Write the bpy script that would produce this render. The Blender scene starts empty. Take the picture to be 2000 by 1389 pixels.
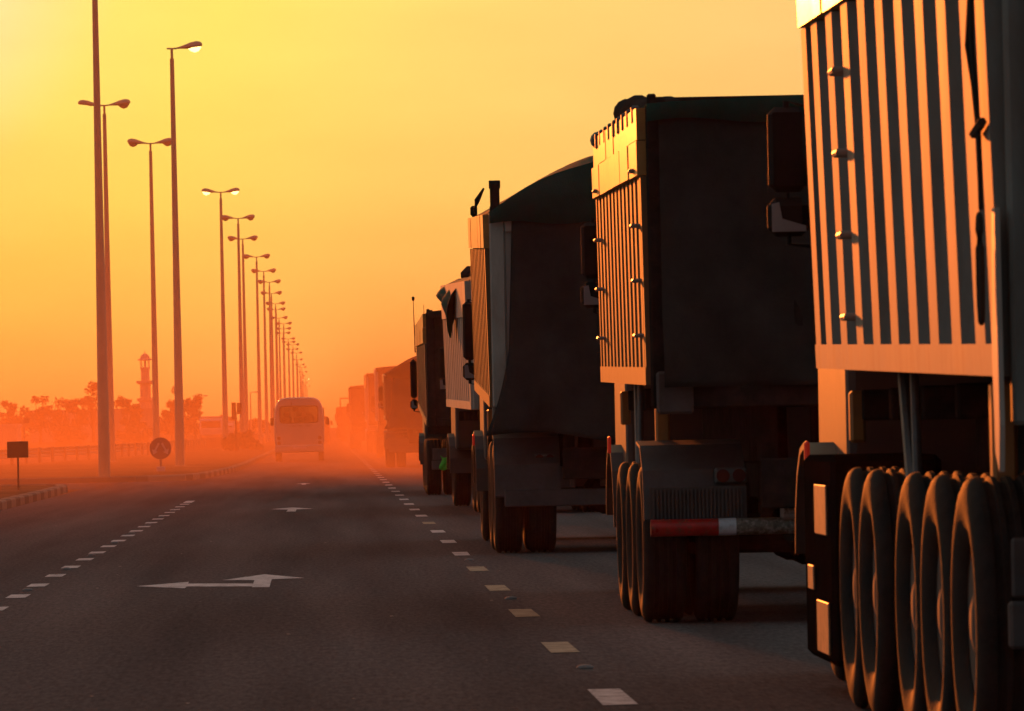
import bpy, math, random
from mathutils import Vector, Matrix
R = math.radians
C = bpy.context.scene.collection
scn = bpy.context.scene

# ------------------------------------------------------------------ camera
F = 12000.0            # focal length in pixels of the 2000 px wide photograph
VX, VY = 638.0, 832.0  # where the road vanishes
ROLL = R(1.2)
CAMH = 1.4
cr, sr = math.cos(ROLL), math.sin(ROLL)
xi = cr * (VX - 1000) + sr * (694.5 - VY)
yi = -sr * (VX - 1000) + cr * (694.5 - VY)
th = math.atan(-yi / F)
ps = math.atan(-xi / F * math.cos(th))
fw = Vector((math.sin(ps) * math.cos(th), math.cos(ps) * math.cos(th), math.sin(th)))
x0 = Vector((math.cos(ps), -math.sin(ps), 0))
z0 = x0.cross(fw)
rt = cr * x0 - sr * z0
up = sr * x0 + cr * z0
cam = bpy.data.cameras.new('camera')
cam.sensor_width = 36.0
cam.lens = 36.0 * F / 2000.0
cam.clip_start = 0.5
cam.clip_end = 20000
cam.dof.use_dof = True
cam.dof.focus_distance = 75.0
cam.dof.aperture_fstop = 15.0
camo = bpy.data.objects.new('camera', cam)
C.objects.link(camo)
camo.matrix_world = Matrix(((rt.x, up.x, -fw.x, 0), (rt.y, up.y, -fw.y, 0), (rt.z, up.z, -fw.z, CAMH), (0, 0, 0, 1)))
scn.camera = camo

# ------------------------------------------------------------------ light
SUN_AZ, SUN_EL = -4.4, 4.7
sd = Vector((math.sin(R(SUN_AZ)) * math.cos(R(SUN_EL)), math.cos(R(SUN_AZ)) * math.cos(R(SUN_EL)), math.sin(R(SUN_EL))))
sun = bpy.data.lights.new('sun', 'SUN')
sun.energy = 5.0
sun.angle = R(1.4)
sun.color = (1.0, 0.20, 0.026)
suno = bpy.data.objects.new('sun', sun)
C.objects.link(suno)
suno.rotation_euler = sd.to_track_quat('Z', 'Y').to_euler()
suno.location = (-30, 100, 60)

world = bpy.data.worlds.new('World')
scn.world = world
world.use_nodes = True
wt = world.node_tree
wt.nodes.clear()


def nd(t, kind, **kw):
    n = t.nodes.new(kind)
    for k, v in kw.items():
        setattr(n, k, v)
    return n


def ramp(t, stops, interp='LINEAR'):
    n = t.nodes.new('ShaderNodeValToRGB')
    n.color_ramp.interpolation = interp
    e = n.color_ramp.elements
    while len(e) < len(stops):
        e.new(0.5)
    for k, (p, c) in enumerate(stops):
        e[k].position = p
        e[k].color = (c[0], c[1], c[2], 1)
    return n


def wmath(t, op, a, b=None):
    n = t.nodes.new('ShaderNodeMath')
    n.operation = op
    for k, v in enumerate((a, b)):
        if v is None:
            continue
        if isinstance(v, (int, float)):
            n.inputs[k].default_value = v
        else:
            t.links.new(v, n.inputs[k])
    return n.outputs[0]


tc = nd(wt, 'ShaderNodeTexCoord')
dot = nd(wt, 'ShaderNodeVectorMath', operation='DOT_PRODUCT')
wt.links.new(tc.outputs['Generated'], dot.inputs[0])
dot.inputs[1].default_value = sd
ang = wmath(wt, 'ARCCOSINE', wmath(wt, 'MINIMUM', dot.outputs['Value'], 0.999999))
a01 = wmath(wt, 'SQRT', wmath(wt, 'DIVIDE', ang, math.pi))      # sqrt spreads the glow round the sun


def sq(deg):
    return math.sqrt(deg / 180.0)


glow = ramp(wt, [(0.0, (1.2, 1.05, .6)), (sq(.9), (1.06, 1.03, .60)), (sq(1.5), (1.04, 1.01, .46)), (sq(2.6), (1.0, .97, .21)), (sq(3.6), (1.0, .93, .18)),
                 (sq(5.6), (.97, .78, .20)), (sq(8.5), (.94, .67, .22)), (sq(20), (.44, .31, .165)), (sq(55), (.25, .245, .235)), (sq(100), (.20, .205, .21)),
                 (sq(130), (.115, .125, .132)), (1.0, (.105, .115, .125))])
wt.links.new(a01, glow.inputs[0])
sep = nd(wt, 'ShaderNodeSeparateXYZ')
wt.links.new(tc.outputs['Generated'], sep.inputs[0])
elv = wmath(wt, 'DIVIDE', wmath(wt, 'ARCSINE', sep.outputs['Z']), R(6.0))
hor = ramp(wt, [(0.0, (.93, .52, .44)), (.08, (.95, .66, .54)), (.17, (.98, .80, .64)), (.35, (1, .94, .80)), (.58, (1, 1, .95)), (1.0, (1, 1.02, 1.05))])
wt.links.new(elv, hor.inputs[0])
mul = nd(wt, 'ShaderNodeMix', data_type='RGBA', blend_type='MULTIPLY')
mul.inputs[0].default_value = 1.0
wt.links.new(glow.outputs[0], mul.inputs[6])
wt.links.new(hor.outputs[0], mul.inputs[7])
# faint thin cloud streaks
mp = nd(wt, 'ShaderNodeMapping')
mp.inputs['Scale'].default_value = (18, 18, 70)
mp.inputs['Rotation'].default_value = (0, R(18), 0)
wt.links.new(tc.outputs['Generated'], mp.inputs[0])
nz = nd(wt, 'ShaderNodeTexNoise')
nz.inputs['Scale'].default_value = 1.3
nz.inputs['Detail'].default_value = 5
wt.links.new(mp.outputs[0], nz.inputs['Vector'])
st = ramp(wt, [(0.3, (.965, .955, .94)), (.75, (1.035, 1.045, 1.06))])
wt.links.new(nz.outputs[0], st.inputs[0])
mul2 = nd(wt, 'ShaderNodeMix', data_type='RGBA', blend_type='MULTIPLY')
mul2.inputs[0].default_value = 1.0
wt.links.new(mul.outputs[2], mul2.inputs[6])
wt.links.new(st.outputs[0], mul2.inputs[7])
sky = nd(wt, 'ShaderNodeTexSky', sky_type='NISHITA', sun_disc=False)
sky.sun_elevation = R(SUN_EL)
sky.sun_rotation = R(SUN_AZ)
sky.dust_density = 8.0
bg1 = nd(wt, 'ShaderNodeBackground')
bg1.inputs[1].default_value = 1.0
bg2 = nd(wt, 'ShaderNodeBackground')
bg2.inputs[1].default_value = 0.05
wt.links.new(mul2.outputs[2], bg1.inputs[0])
wt.links.new(sky.outputs[0], bg2.inputs[0])
mixw = nd(wt, 'ShaderNodeMixShader')
mixw.inputs[0].default_value = 0.06
wo = nd(wt, 'ShaderNodeOutputWorld')
wt.links.new(bg1.outputs[0], mixw.inputs[1])
wt.links.new(bg2.outputs[0], mixw.inputs[2])
wt.links.new(mixw.outputs[0], wo.inputs[0])

scn.view_settings.view_transform = 'Standard'
scn.view_settings.look = 'None'
scn.view_settings.exposure = 0.0
scn.view_settings.gamma = 1.0
scn.render.engine = 'CYCLES'
scn.cycles.use_denoising = True
scn.cycles.max_bounces = 6
scn.cycles.diffuse_bounces = 3
scn.cycles.glossy_bounces = 3
scn.cycles.transparent_max_bounces = 16
scn.cycles.volume_bounces = 0
scn.cycles.volume_step_rate = 1.0
scn.cycles.sample_clamp_indirect = 6.0


# ------------------------------------------------------------------ helpers
def ground(px, py, h=0.0):
    """point of the plane z=h seen at a photograph pixel"""
    dx, dy = px - VX, py - VY
    u, v = dx * cr - dy * sr, -dx * sr - dy * cr
    d = (h - CAMH) * F / v
    return Vector((u * d / F, d, h))


def at(px, py, d):
    dx, dy = px - VX, py - VY
    u, v = dx * cr - dy * sr, -dx * sr - dy * cr
    return Vector((u * d / F, d, CAMH + v * d / F))


class MB:
    def __init__(s):
        s.v, s.f = [], []

    def add(s, vs, fs):
        o = len(s.v)
        s.v += [tuple(p) for p in vs]
        s.f += [tuple(i + o for i in f) for f in fs]
        return s

    def hexa(s, p):     # p: 4 bottom (ccw from above), 4 top
        return s.add(p, [(3, 2, 1, 0), (4, 5, 6, 7), (0, 1, 5, 4), (1, 2, 6, 5), (2, 3, 7, 6), (3, 0, 4, 7)])

    def box(s, a, b):
        x0, y0, z0 = [min(a[i], b[i]) for i in range(3)]
        x1, y1, z1 = [max(a[i], b[i]) for i in range(3)]
        return s.hexa([(x0, y0, z0), (x1, y0, z0), (x1, y1, z0), (x0, y1, z0), (x0, y0, z1), (x1, y0, z1), (x1, y1, z1), (x0, y1, z1)])

    def cbox(s, a, b, c=.02):
        """box with all twelve edges chamfered"""
        lo = [min(a[i], b[i]) for i in range(3)]
        hi = [max(a[i], b[i]) for i in range(3)]
        c = min(c, *[(hi[i] - lo[i]) * .45 for i in range(3)])
        pts = {}
        vs = []
        for sx in (0, 1):
            for sy in (0, 1):
                for sz in (0, 1):
                    k = (sx, sy, sz)
                    cor = [hi[i] if k[i] else lo[i] for i in range(3)]
                    for ax in range(3):
                        q = [cor[i] + (0 if i == ax else (-c if k[i] else c)) for i in range(3)]
                        pts[(k, ax)] = len(vs)
                        vs.append(q)
        fs = []
        for ax in range(3):
            o = [i for i in range(3) if i != ax]
            for sgn in (0, 1):
                def K(i, j):
                    k = [0, 0, 0]
                    k[ax], k[o[0]], k[o[1]] = sgn, i, j
                    return tuple(k)
                fs.append([pts[(K(0, 0), ax)], pts[(K(1, 0), ax)], pts[(K(1, 1), ax)], pts[(K(0, 1), ax)]])
        for ax in range(3):
            o = [i for i in range(3) if i != ax]
            for i in (0, 1):
                for j in (0, 1):
                    def K2(t):
                        k = [0, 0, 0]
                        k[ax], k[o[0]], k[o[1]] = t, i, j
                        return tuple(k)
                    fs.append([pts[(K2(0), o[0])], pts[(K2(1), o[0])], pts[(K2(1), o[1])], pts[(K2(0), o[1])]])
        for k in [(a_, b_, c_) for a_ in (0, 1) for b_ in (0, 1) for c_ in (0, 1)]:
            fs.append([pts[(k, 0)], pts[(k, 1)], pts[(k, 2)]])
        return s.add(vs, fs)

    def tube(s, pts, r, n=8, caps=True):
        pts = [Vector(p) for p in pts]
        rs = r if isinstance(r, (list, tuple)) else [r] * len(pts)
        vs, fs = [], []
        for i, p in enumerate(pts):
            t = (pts[min(i + 1, len(pts) - 1)] - pts[max(i - 1, 0)]).normalized()
            a = t.orthogonal().normalized() if abs(t.z) < .99 else Vector((1, 0, 0))
            if abs(t.z) < .99:
                a = t.cross(Vector((0, 0, 1))).normalized()
            b = t.cross(a)
            for k in range(n):
                w = 2 * math.pi * k / n
                vs.append(p + (a * math.cos(w) + b * math.sin(w)) * rs[i])
        for i in range(len(pts) - 1):
            for k in range(n):
                k2 = (k + 1) % n
                fs.append((i * n + k, i * n + k2, (i + 1) * n + k2, (i + 1) * n + k))
        if caps:
            fs.append(tuple(range(n)))
            fs.append(tuple((len(pts) - 1) * n + k for k in range(n)))
        return s.add(vs, fs)

    def lathe(s, prof, axis='z', n=24, o=(0, 0, 0), sc=(1, 1)):
        """prof: (radius, along axis)"""
        vs, fs = [], []
        for (r, h) in prof:
            for k in range(n):
                w = 2 * math.pi * k / n
                c, d = r * math.cos(w) * sc[0], r * math.sin(w) * sc[1]
                q = {'z': (c, d, h), 'x': (h, c, d), 'y': (c, h, d)}[axis]
                vs.append((q[0] + o[0], q[1] + o[1], q[2] + o[2]))
        m = len(prof)
        for i in range(m - 1):
            for k in range(n):
                k2 = (k + 1) % n
                fs.append((i * n + k, i * n + k2, (i + 1) * n + k2, (i + 1) * n + k))
        fs.append(tuple(range(n)))
        fs.append(tuple((m - 1) * n + k for k in range(n)))
        return s.add(vs, fs)

    def grid(s, nu, nv, fn):
        vs = [fn(i / nu, j / nv) for j in range(nv + 1) for i in range(nu + 1)]
        fs = [(j * (nu + 1) + i, j * (nu + 1) + i + 1, (j + 1) * (nu + 1) + i + 1, (j + 1) * (nu + 1) + i) for j in range(nv) for i in range(nu)]
        return s.add(vs, fs)

    def prism(s, poly, a, b, axis='x'):
        """poly: 2-D points in the plane across axis, from a to b"""
        n = len(poly)

        def q(p, t):
            return {'x': (t, p[0], p[1]), 'y': (p[0], t, p[1]), 'z': (p[0], p[1], t)}[axis]
        vs = [q(p, a) for p in poly] + [q(p, b) for p in poly]
        fs = [tuple(range(n)), tuple(range(n, 2 * n))] + [(i, (i + 1) % n, n + (i + 1) % n, n + i) for i in range(n)]
        return s.add(vs, fs)

    def build(s, name, mat, parent=None, smooth=False, solid=0.0):
        me = bpy.data.meshes.new(name)
        me.from_pydata(s.v, [], s.f)
        me.validate()
        import bmesh
        bm = bmesh.new()
        bm.from_mesh(me)
        bmesh.ops.recalc_face_normals(bm, faces=bm.faces)
        bm.to_mesh(me)
        bm.free()
        me.materials.append(mat)
        if smooth:
            me.shade_smooth() if hasattr(me, 'shade_smooth') else None
            try:
                me.set_sharp_from_angle(angle=R(38))
            except Exception:
                pass
        o = bpy.data.objects.new(name, me)
        C.objects.link(o)
        if parent is not None:
            o.parent = parent
        if solid:
            m = o.modifiers.new('thickness', 'SOLIDIFY')
            m.thickness = solid
        return o


def tag(o, label=None, cat=None, group=None, kind=None):
    if label:
        o['label'] = label
    if cat:
        o['category'] = cat
    if group:
        o['group'] = group
    if kind:
        o['kind'] = kind
    return o


def empty(name, loc, rz=0.0, rx=0.0, ry=0.0):
    o = bpy.data.objects.new(name, None)
    C.objects.link(o)
    o.empty_display_size = .3
    o.location = loc
    o.rotation_euler = (rx, ry, rz)
    return o


def copy_tree(o, parent=None):
    c = o.copy()
    C.objects.link(c)
    c.parent = parent
    for ch in list(o.children):
        copy_tree(ch, c)
    return c


# ------------------------------------------------------------------ materials
def mat(name, col, rough=.6, metal=0.0, var=.25, scale=3.0, bump=0.0, bscale=40.0, dirt=None, dirt_amt=.0, spec=.5, stretch=(1, 1, 1), coat=0.0):
    m = bpy.data.materials.new(name)
    m.use_nodes = True
    t = m.node_tree
    b = t.nodes['Principled BSDF']
    tcn = nd(t, 'ShaderNodeTexCoord')
    mpn = nd(t, 'ShaderNodeMapping')
    mpn.inputs['Scale'].default_value = stretch
    t.links.new(tcn.outputs['Object'], mpn.inputs[0])
    n = nd(t, 'ShaderNodeTexNoise')
    n.inputs['Scale'].default_value = scale
    n.inputs['Detail'].default_value = 6
    n.inputs['Roughness'].default_value = .65
    t.links.new(mpn.outputs[0], n.inputs['Vector'])
    lo = [c * (1 - var) for c in col]
    hi = [min(1, c * (1 + var)) for c in col]
    r = ramp(t, [(.3, lo), (.7, hi)])
    t.links.new(n.outputs[0], r.inputs[0])
    out = r.outputs[0]
    if dirt:
        n2 = nd(t, 'ShaderNodeTexNoise')
        n2.inputs['Scale'].default_value = scale * 2.3
        n2.inputs['Detail'].default_value = 8
        n2.inputs['Roughness'].default_value = .7
        t.links.new(mpn.outputs[0], n2.inputs['Vector'])
        r2 = ramp(t, [(.48, (0, 0, 0)), (.66, (dirt_amt,) * 3)])
        t.links.new(n2.outputs[0], r2.inputs[0])
        mx = nd(t, 'ShaderNodeMix', data_type='RGBA')
        t.links.new(r2.outputs[0], mx.inputs[0])
        t.links.new(out, mx.inputs[6])
        mx.inputs[7].default_value = (*dirt, 1)
        out = mx.outputs[2]
    t.links.new(out, b.inputs['Base Color'])
    b.inputs['Metallic'].default_value = metal
    b.inputs['Specular IOR Level'].default_value = spec
    rr = nd(t, 'ShaderNodeMapRange')
    rr.inputs[3].default_value = max(0, rough - .1)
    rr.inputs[4].default_value = min(1, rough + .1)
    t.links.new(n.outputs[0], rr.inputs[0])
    t.links.new(rr.outputs[0], b.inputs['Roughness'])
    b.inputs['Coat Weight'].default_value = coat
    if bump:
        n3 = nd(t, 'ShaderNodeTexNoise')
        n3.inputs['Scale'].default_value = bscale
        n3.inputs['Detail'].default_value = 4
        t.links.new(mpn.outputs[0], n3.inputs['Vector'])
        bp = nd(t, 'ShaderNodeBump')
        bp.inputs['Strength'].default_value = bump
        bp.inputs['Distance'].default_value = .02
        t.links.new(n3.outputs[0], bp.inputs['Height'])
        t.links.new(bp.outputs[0], b.inputs['Normal'])
    return m


RUST = (.16, .07, .03)
M = {
    'bed_grey': mat('bed_grey_paint', (.26, .27, .245), .66, 0, .12, 1.2, .05, 25, RUST, .35, stretch=(1, 1, .35), spec=.2),
    'bed_white': mat('bed_white_paint', (.50, .46, .40), .48, 0, .12, 1.2, .05, 25, RUST, .3, stretch=(1, 1, .35), spec=.2),
    'bed_tan': mat('bed_tan_paint', (.24, .14, .07), .60, 0, .15, 1.2, .05, 25, RUST, .4, stretch=(1, 1, .35), spec=.2),
    'bed_dark': mat('bed_dark_paint', (.14, .10, .08), .34, 0, .2, 1.2, .05, 25, RUST, .5, stretch=(1, 1, .35)),
    'bed_red': mat('bed_red_paint', (.20, .06, .04), .45, 0, .2, 1.2, .05, 25, RUST, .5),
    'band': mat('band_yellow_paint', (.52, .26, .06), .36, 0, .15, 2.0, .05, 25, RUST, .4),
    'net_black': mat('net_black', (.042, .042, .040), .9, 0, .35, 1.5, .35, 60, (.06, .05, .045), .35, spec=.0),
    'net_green': mat('net_green', (.012, .085, .07), .85, 0, .35, 1.5, .35, 60, (.04, .05, .045), .3, spec=.1),
    'steel_dark': mat('dark_steel', (.03, .028, .027), .95, 0, .35, 4, .2, 30, (.06, .045, .035), .5, spec=.0),
    'steel_grey': mat('grey_steel', (.13, .13, .13), .5, .2, .3, 3, .15, 30, (.10, .07, .05), .6),
    'plate_grey': mat('plate_grey', (.085, .078, .076), .55, 0, .25, 2, .1, 30, (.06, .045, .04), .6),
    'galv': mat('galvanised_steel', (.34, .30, .27), .5, .3, .15, 3),
    'pole': mat('lamp_pole_steel', (.52, .36, .24), .5, .0, .15, 1),
    'rubber': mat('tyre_rubber', (.030, .028, .027), .8, 0, .35, 5, .10, 50, (.05, .04, .034), .5, spec=.08),
    'rim': mat('rim_steel', (.085, .078, .072), .8, .0, .3, 6, 0, 30, (.09, .06, .045), .7),
    'cab_white': mat('cab_white_paint', (.55, .53, .50), .3, 0, .08, 1.5, 0, 30, (.2, .14, .1), .3, coat=.3),
    'cab_dark': mat('cab_dark_paint', (.07, .055, .05), .45, 0, .15, 1.5, 0, 30, (.1, .07, .05), .4),
    'strut_sunlit': mat('strut_sunlit_orange', (.55, .22, .06), .35, 0, .1, 1.5, 0, 30, (.2, .12, .08), .3, coat=.3),  # orange sunlight on the struts put into their colour
    'plastic': mat('black_plastic', (.018, .017, .017), .6, 0, .2, 4, spec=.15),
    'mirror_lit': mat('mirror_lit_grey', (.30, .29, .29), .35, 0, .1, 4),  # lit part of the lower mirror, brightness put into the colour
    'red_tape': mat('red_tape', (.55, .02, .015), .3, 0, .3, 9, 0, 30, (.12, .08, .05), .7),
    'white_tape': mat('white_tape', (.62, .62, .66), .3, 0, .15, 9, 0, 30, (.2, .17, .14), .4),
    'bar_worn': mat('worn_steel_bar', (.16, .14, .11), .5, .2, .5, 14, .3, 50, (.5, .47, .42), .8),
    'plate_cream': mat('cream_plate', (.42, .26, .16), .5, 0, .2, 5, 0, 30, (.14, .09, .06), .6, spec=.2),
    'bus_white': mat('bus_white_paint', (.34, .32, .31), .3, 0, .05, 1, coat=.4),
    'black_rubber': mat('black_rubber', (.010, .009, .009), .95, 0, .3, 4, spec=.0),
    'mirror_dark': mat('mirror_dark', (.018, .016, .015), .6, 0, .3, 3, spec=.05),
    'rope': mat('rope', (.03, .025, .02), .9),
    'rag': mat('green_rag', (.06, .55, .05), .7, 0, .2, 8),
    'sign_black': mat('sign_back', (.03, .022, .02), .55, 0, .2, 5),
    'sign_blue': mat('sign_blue', (.09, .05, .10), .5, 0, .15, 5),
    'sign_white': mat('sign_white', (.45, .38, .42), .5, 0, .1, 5),
    'paint': mat('road_paint', (.70, .67, .66), .9, 0, .18, 3, .05, 60, (.16, .13, .12), .8, spec=.0),
    'paint_aged': mat('road_paint_yellowed', (.46, .39, .28), .9, 0, .18, 3, .05, 60, (.16, .13, .12), .8, spec=.0),
    'stud': mat('stud_ceramic', (.22, .20, .19), .8, 0, .15, 20),
    'soil': mat('sandy_soil', (.20, .115, .065), .95, 0, .3, .15, .3, 2.0, (.11, .07, .04), .5, spec=.0),
    'wall': mat('wall_plaster', (.42, .34, .28), .85, 0, .12, .3, spec=.2),
    'stone': mat('minaret_stone', (.46, .40, .34), .85, 0, .1, .3, spec=.2),
    'trunk': mat('tree_bark', (.10, .07, .05), .9, 0, .3, 4, spec=.2),
    'leaf': mat('foliage', (.07, .08, .03), .7, 0, .4, 1.2, spec=.3),
    'load': mat('sand_load', (.32, .22, .15), .95, 0, .2, 2, .3, 10),
    'seat': mat('seat_fabric', (.05, .04, .04), .9),
    'grit': mat('stone_grit', (.30, .26, .23), .8, 0, .4, 3),
}


def lamp_mat(name, col, strength, base=(.3, .02, .01)):
    m = bpy.data.materials.new(name)
    m.use_nodes = True
    b = m.node_tree.nodes['Principled BSDF']
    b.inputs['Base Color'].default_value = (*base, 1)
    b.inputs['Roughness'].default_value = .25
    b.inputs['Emission Color'].default_value = (*col, 1)
    b.inputs['Emission Strength'].default_value = strength
    return m


M['tail_red'] = lamp_mat('red_lens', (1, .05, .02), 0.12, (.5, .02, .015))
M['tail_off'] = lamp_mat('red_lens_unlit', (1, .05, .02), 0.0, (.09, .012, .01))
M['bowl_sunlit'] = lamp_mat('bowl_sun_glow', (1, .72, .22), 4.0, (.8, .7, .4))  # sunlight caught in the glass bowl, put in as emission
M['bowl_sunlit_dull'] = lamp_mat('bowl_sun_glow_dull', (1, .8, .15), 1.1, (.8, .7, .4))  # weaker sunlight in a bowl, also put in as emission
M['lamp_off'] = lamp_mat('lamp_bowl_unlit', (1, .8, .3), 0.0, (.45, .32, .2))


def glass(name, tint, mixf):
    m = bpy.data.materials.new(name)
    m.use_nodes = True
    t = m.node_tree
    b = t.nodes['Principled BSDF']
    b.inputs['Base Color'].default_value = (.02, .02, .02, 1)
    b.inputs['Roughness'].default_value = .08
    tr = nd(t, 'ShaderNodeBsdfTransparent')
    tr.inputs[0].default_value = (*tint, 1)
    mx = nd(t, 'ShaderNodeMixShader')
    mx.inputs[0].default_value = mixf
    t.links.new(tr.outputs[0], mx.inputs[1])
    t.links.new(b.outputs[0], mx.inputs[2])
    t.links.new(mx.outputs[0], t.nodes['Material Output'].inputs[0])
    return m


M['glass'] = glass('window_glass', (.75, .72, .68), .25)
M['glass_dark'] = glass('dark_glass', (.25, .25, .25), .6)


def asphalt():
    m = bpy.data.materials.new('asphalt')
    m.use_nodes = True
    t = m.node_tree
    b = t.nodes['Principled BSDF']
    g = nd(t, 'ShaderNodeNewGeometry')
    mp1 = nd(t, 'ShaderNodeMapping')
    mp1.inputs['Scale'].default_value = (1.1, .035, 1)
    t.links.new(g.outputs['Position'], mp1.inputs[0])
    n1 = nd(t, 'ShaderNodeTexNoise')
    n1.inputs['Scale'].default_value = 1.0
    n1.inputs['Detail'].default_value = 6
    t.links.new(mp1.outputs[0], n1.inputs['Vector'])
    r1 = ramp(t, [(.28, (.092, .080, .078)), (.72, (.175, .152, .146))])
    t.links.new(n1.outputs[0], r1.inputs[0])
    mp2 = nd(t, 'ShaderNodeMapping')
    mp2.inputs['Scale'].default_value = (1, .12, 1)
    t.links.new(g.outputs['Position'], mp2.inputs[0])
    n2 = nd(t, 'ShaderNodeTexNoise')
    n2.inputs['Scale'].default_value = 28.0
    n2.inputs['Detail'].default_value = 5
    n2.inputs['Roughness'].default_value = .8
    t.links.new(mp2.outputs[0], n2.inputs['Vector'])
    r2 = ramp(t, [(.3, (.60, .60, .60)), (.7, (1.4, 1.4, 1.4))])
    t.links.new(n2.outputs[0], r2.inputs[0])
    mx = nd(t, 'ShaderNodeMix', data_type='RGBA', blend_type='MULTIPLY')
    mx.inputs[0].default_value = 1
    t.links.new(r1.outputs[0], mx.inputs[6])
    t.links.new(r2.outputs[0], mx.inputs[7])
    t.links.new(mx.outputs[2], b.inputs['Base Color'])
    b.inputs['Roughness'].default_value = 1.0
    b.inputs['Specular IOR Level'].default_value = .0
    bp = nd(t, 'ShaderNodeBump')
    bp.inputs['Strength'].default_value = .10
    bp.inputs['Distance'].default_value = .01
    t.links.new(n2.outputs[0], bp.inputs['Height'])
    t.links.new(bp.outputs[0], b.inputs['Normal'])
    return m


M['asphalt'] = asphalt()


def kerb_mat():
    m = bpy.data.materials.new('kerb_paint')
    m.use_nodes = True
    t = m.node_tree
    b = t.nodes['Principled BSDF']
    g = nd(t, 'ShaderNodeNewGeometry')
    s = nd(t, 'ShaderNodeSeparateXYZ')
    t.links.new(g.outputs['Position'], s.inputs[0])
    f = wmath(t, 'FRACT', wmath(t, 'DIVIDE', s.outputs['Y'], 3.4))
    r = ramp(t, [(.0, (.36, .28, .21)), (.5, (.24, .185, .14))], 'CONSTANT')
    t.links.new(f, r.inputs[0])
    t.links.new(r.outputs[0], b.inputs['Base Color'])
    b.inputs['Roughness'].default_value = .95
    b.inputs['Specular IOR Level'].default_value = 0.0
    return m


M['kerb'] = kerb_mat()

# ------------------------------------------------------------------ ground, road, markings
gm = MB()
gm.box((-2200, -60, -.60), (2200, 4200, -.012))
tag(gm.build('ground', M['soil']), 'sandy desert ground stretching away beside the road', kind='structure')
rm = MB()
ys = [-55, 10, 40, 80, 120, 147.9]
for a, b in zip(ys, ys[1:]):
    rm.add([(-5.9, a, 0), (9.2, a, 0), (9.2, b, 0), (-5.9, b, 0)], [(0, 1, 2, 3)])
rm.add([(-5.9, 147.9, 0), (9.2, 147.9, 0), (9.2, 166, 0), (-24, 166, 0), (-24, 149, 0)], [(0, 1, 2, 3, 4)])
ys = [166, 220, 300, 500, 900, 1800, 4000]
for a, b in zip(ys, ys[1:]):
    rm.add([(-3.6, a, 0), (9.2, a, 0), (9.2, b, 0), (-3.6, b, 0)], [(0, 1, 2, 3)])
tag(rm.build('road', M['asphalt']), 'dark grey asphalt carriageway running straight to the horizon', kind='structure')

GR = [(228, -14.6), (240, -13.6), (250, -12.9), (287, -10.7), (316, -9.6), (354, -8.6), (404, -8.0), (505, -7.6), (760, -7.4)]
om = MB()
prev = None
for d, x in [(60, -30), (166, -24)] + [(d_, x_ - 1.0) for d_, x_ in GR] + [(4000, -8.4)]:
    q = (x, d)
    if prev:
        om.add([(prev[0], prev[1], -.004), (q[0], q[1], -.004), (q[0] - 11, q[1], -.004), (prev[0] - 11, prev[1], -.004)], [(0, 1, 2, 3)])
    prev = q
tag(om.build('opposite_road', M['asphalt']), 'opposite carriageway beyond the guardrail', kind='structure')


def kerb(path, name, label, h=.16, w=.22):
    """path of (x, y); the stone lies to the left of travel"""
    m = MB()
    P = [Vector((x, y, 0)) for x, y in path]
    prof = [(0, -.1), (0, h - .03), (.03, h), (w, h), (w, -.1)]
    rings = []
    for i, p in enumerate(P):
        t = (P[min(i + 1, len(P) - 1)] - P[max(i - 1, 0)]).normalized()
        nrm = Vector((-t.y, t.x, 0))
        rings.append([p + nrm * a + Vector((0, 0, b)) for a, b in prof])
    n = len(prof)
    vs = [q for r_ in rings for q in r_]
    fs = []
    for i in range(len(P) - 1):
        for k in range(n - 1):
            fs.append((i * n + k, i * n + k + 1, (i + 1) * n + k + 1, (i + 1) * n + k))
    fs += [tuple(range(n)), tuple((len(P) - 1) * n + k for k in range(n))]
    m.add(vs, fs)
    return tag(m.build(name, M['kerb']), label, kind='structure')


k1 = [(-5.93, 20), (-5.93, 60), (-5.93, 100), (-5.95, 130), (-6.0, 142), (-6.25, 145.5), (-6.8, 147.3), (-7.8, 147.9), (-12, 148), (-20, 148)]
kerb(k1, 'kerb', 'striped kerb along the left median, ending in a rounded nose')
k2 = [(-14, 166.2), (-7, 166), (-5.2, 166.1), (-3.9, 168), (-3.45, 173), (-3.2, 182), (-2.95, 196), (-2.85, 212), (-2.8, 300), (-2.8, 700), (-2.8, 2000)]
kerb(k2, 'kerb', 'striped kerb of the far median, starting at a curved corner beyond the opening')
md = MB()
md.add([(-6.1, 20, .13), (-6.1, 141, .13), (-6.8, 146.5, .13), (-18, 147.5, .13), (-26, 20, .13)], [(0, 1, 2, 3, 4)])
poly = [(-3.9, 170), (-3.4, 182), (-3.1, 200), (-3.0, 700), (-3.0, 2000), (-6.6, 2000), (-6.8, 760), (-7.0, 505), (-7.4, 404), (-8, 354), (-9, 316), (-10.1, 287), (-12.3, 250), (-14, 228), (-14, 170)]
md.add([(x, y, .12) for x, y in poly], [tuple(range(len(poly)))])
tag(md.build('median_ground', M['soil']), 'raised sandy median between the carriageways', kind='structure')
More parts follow.
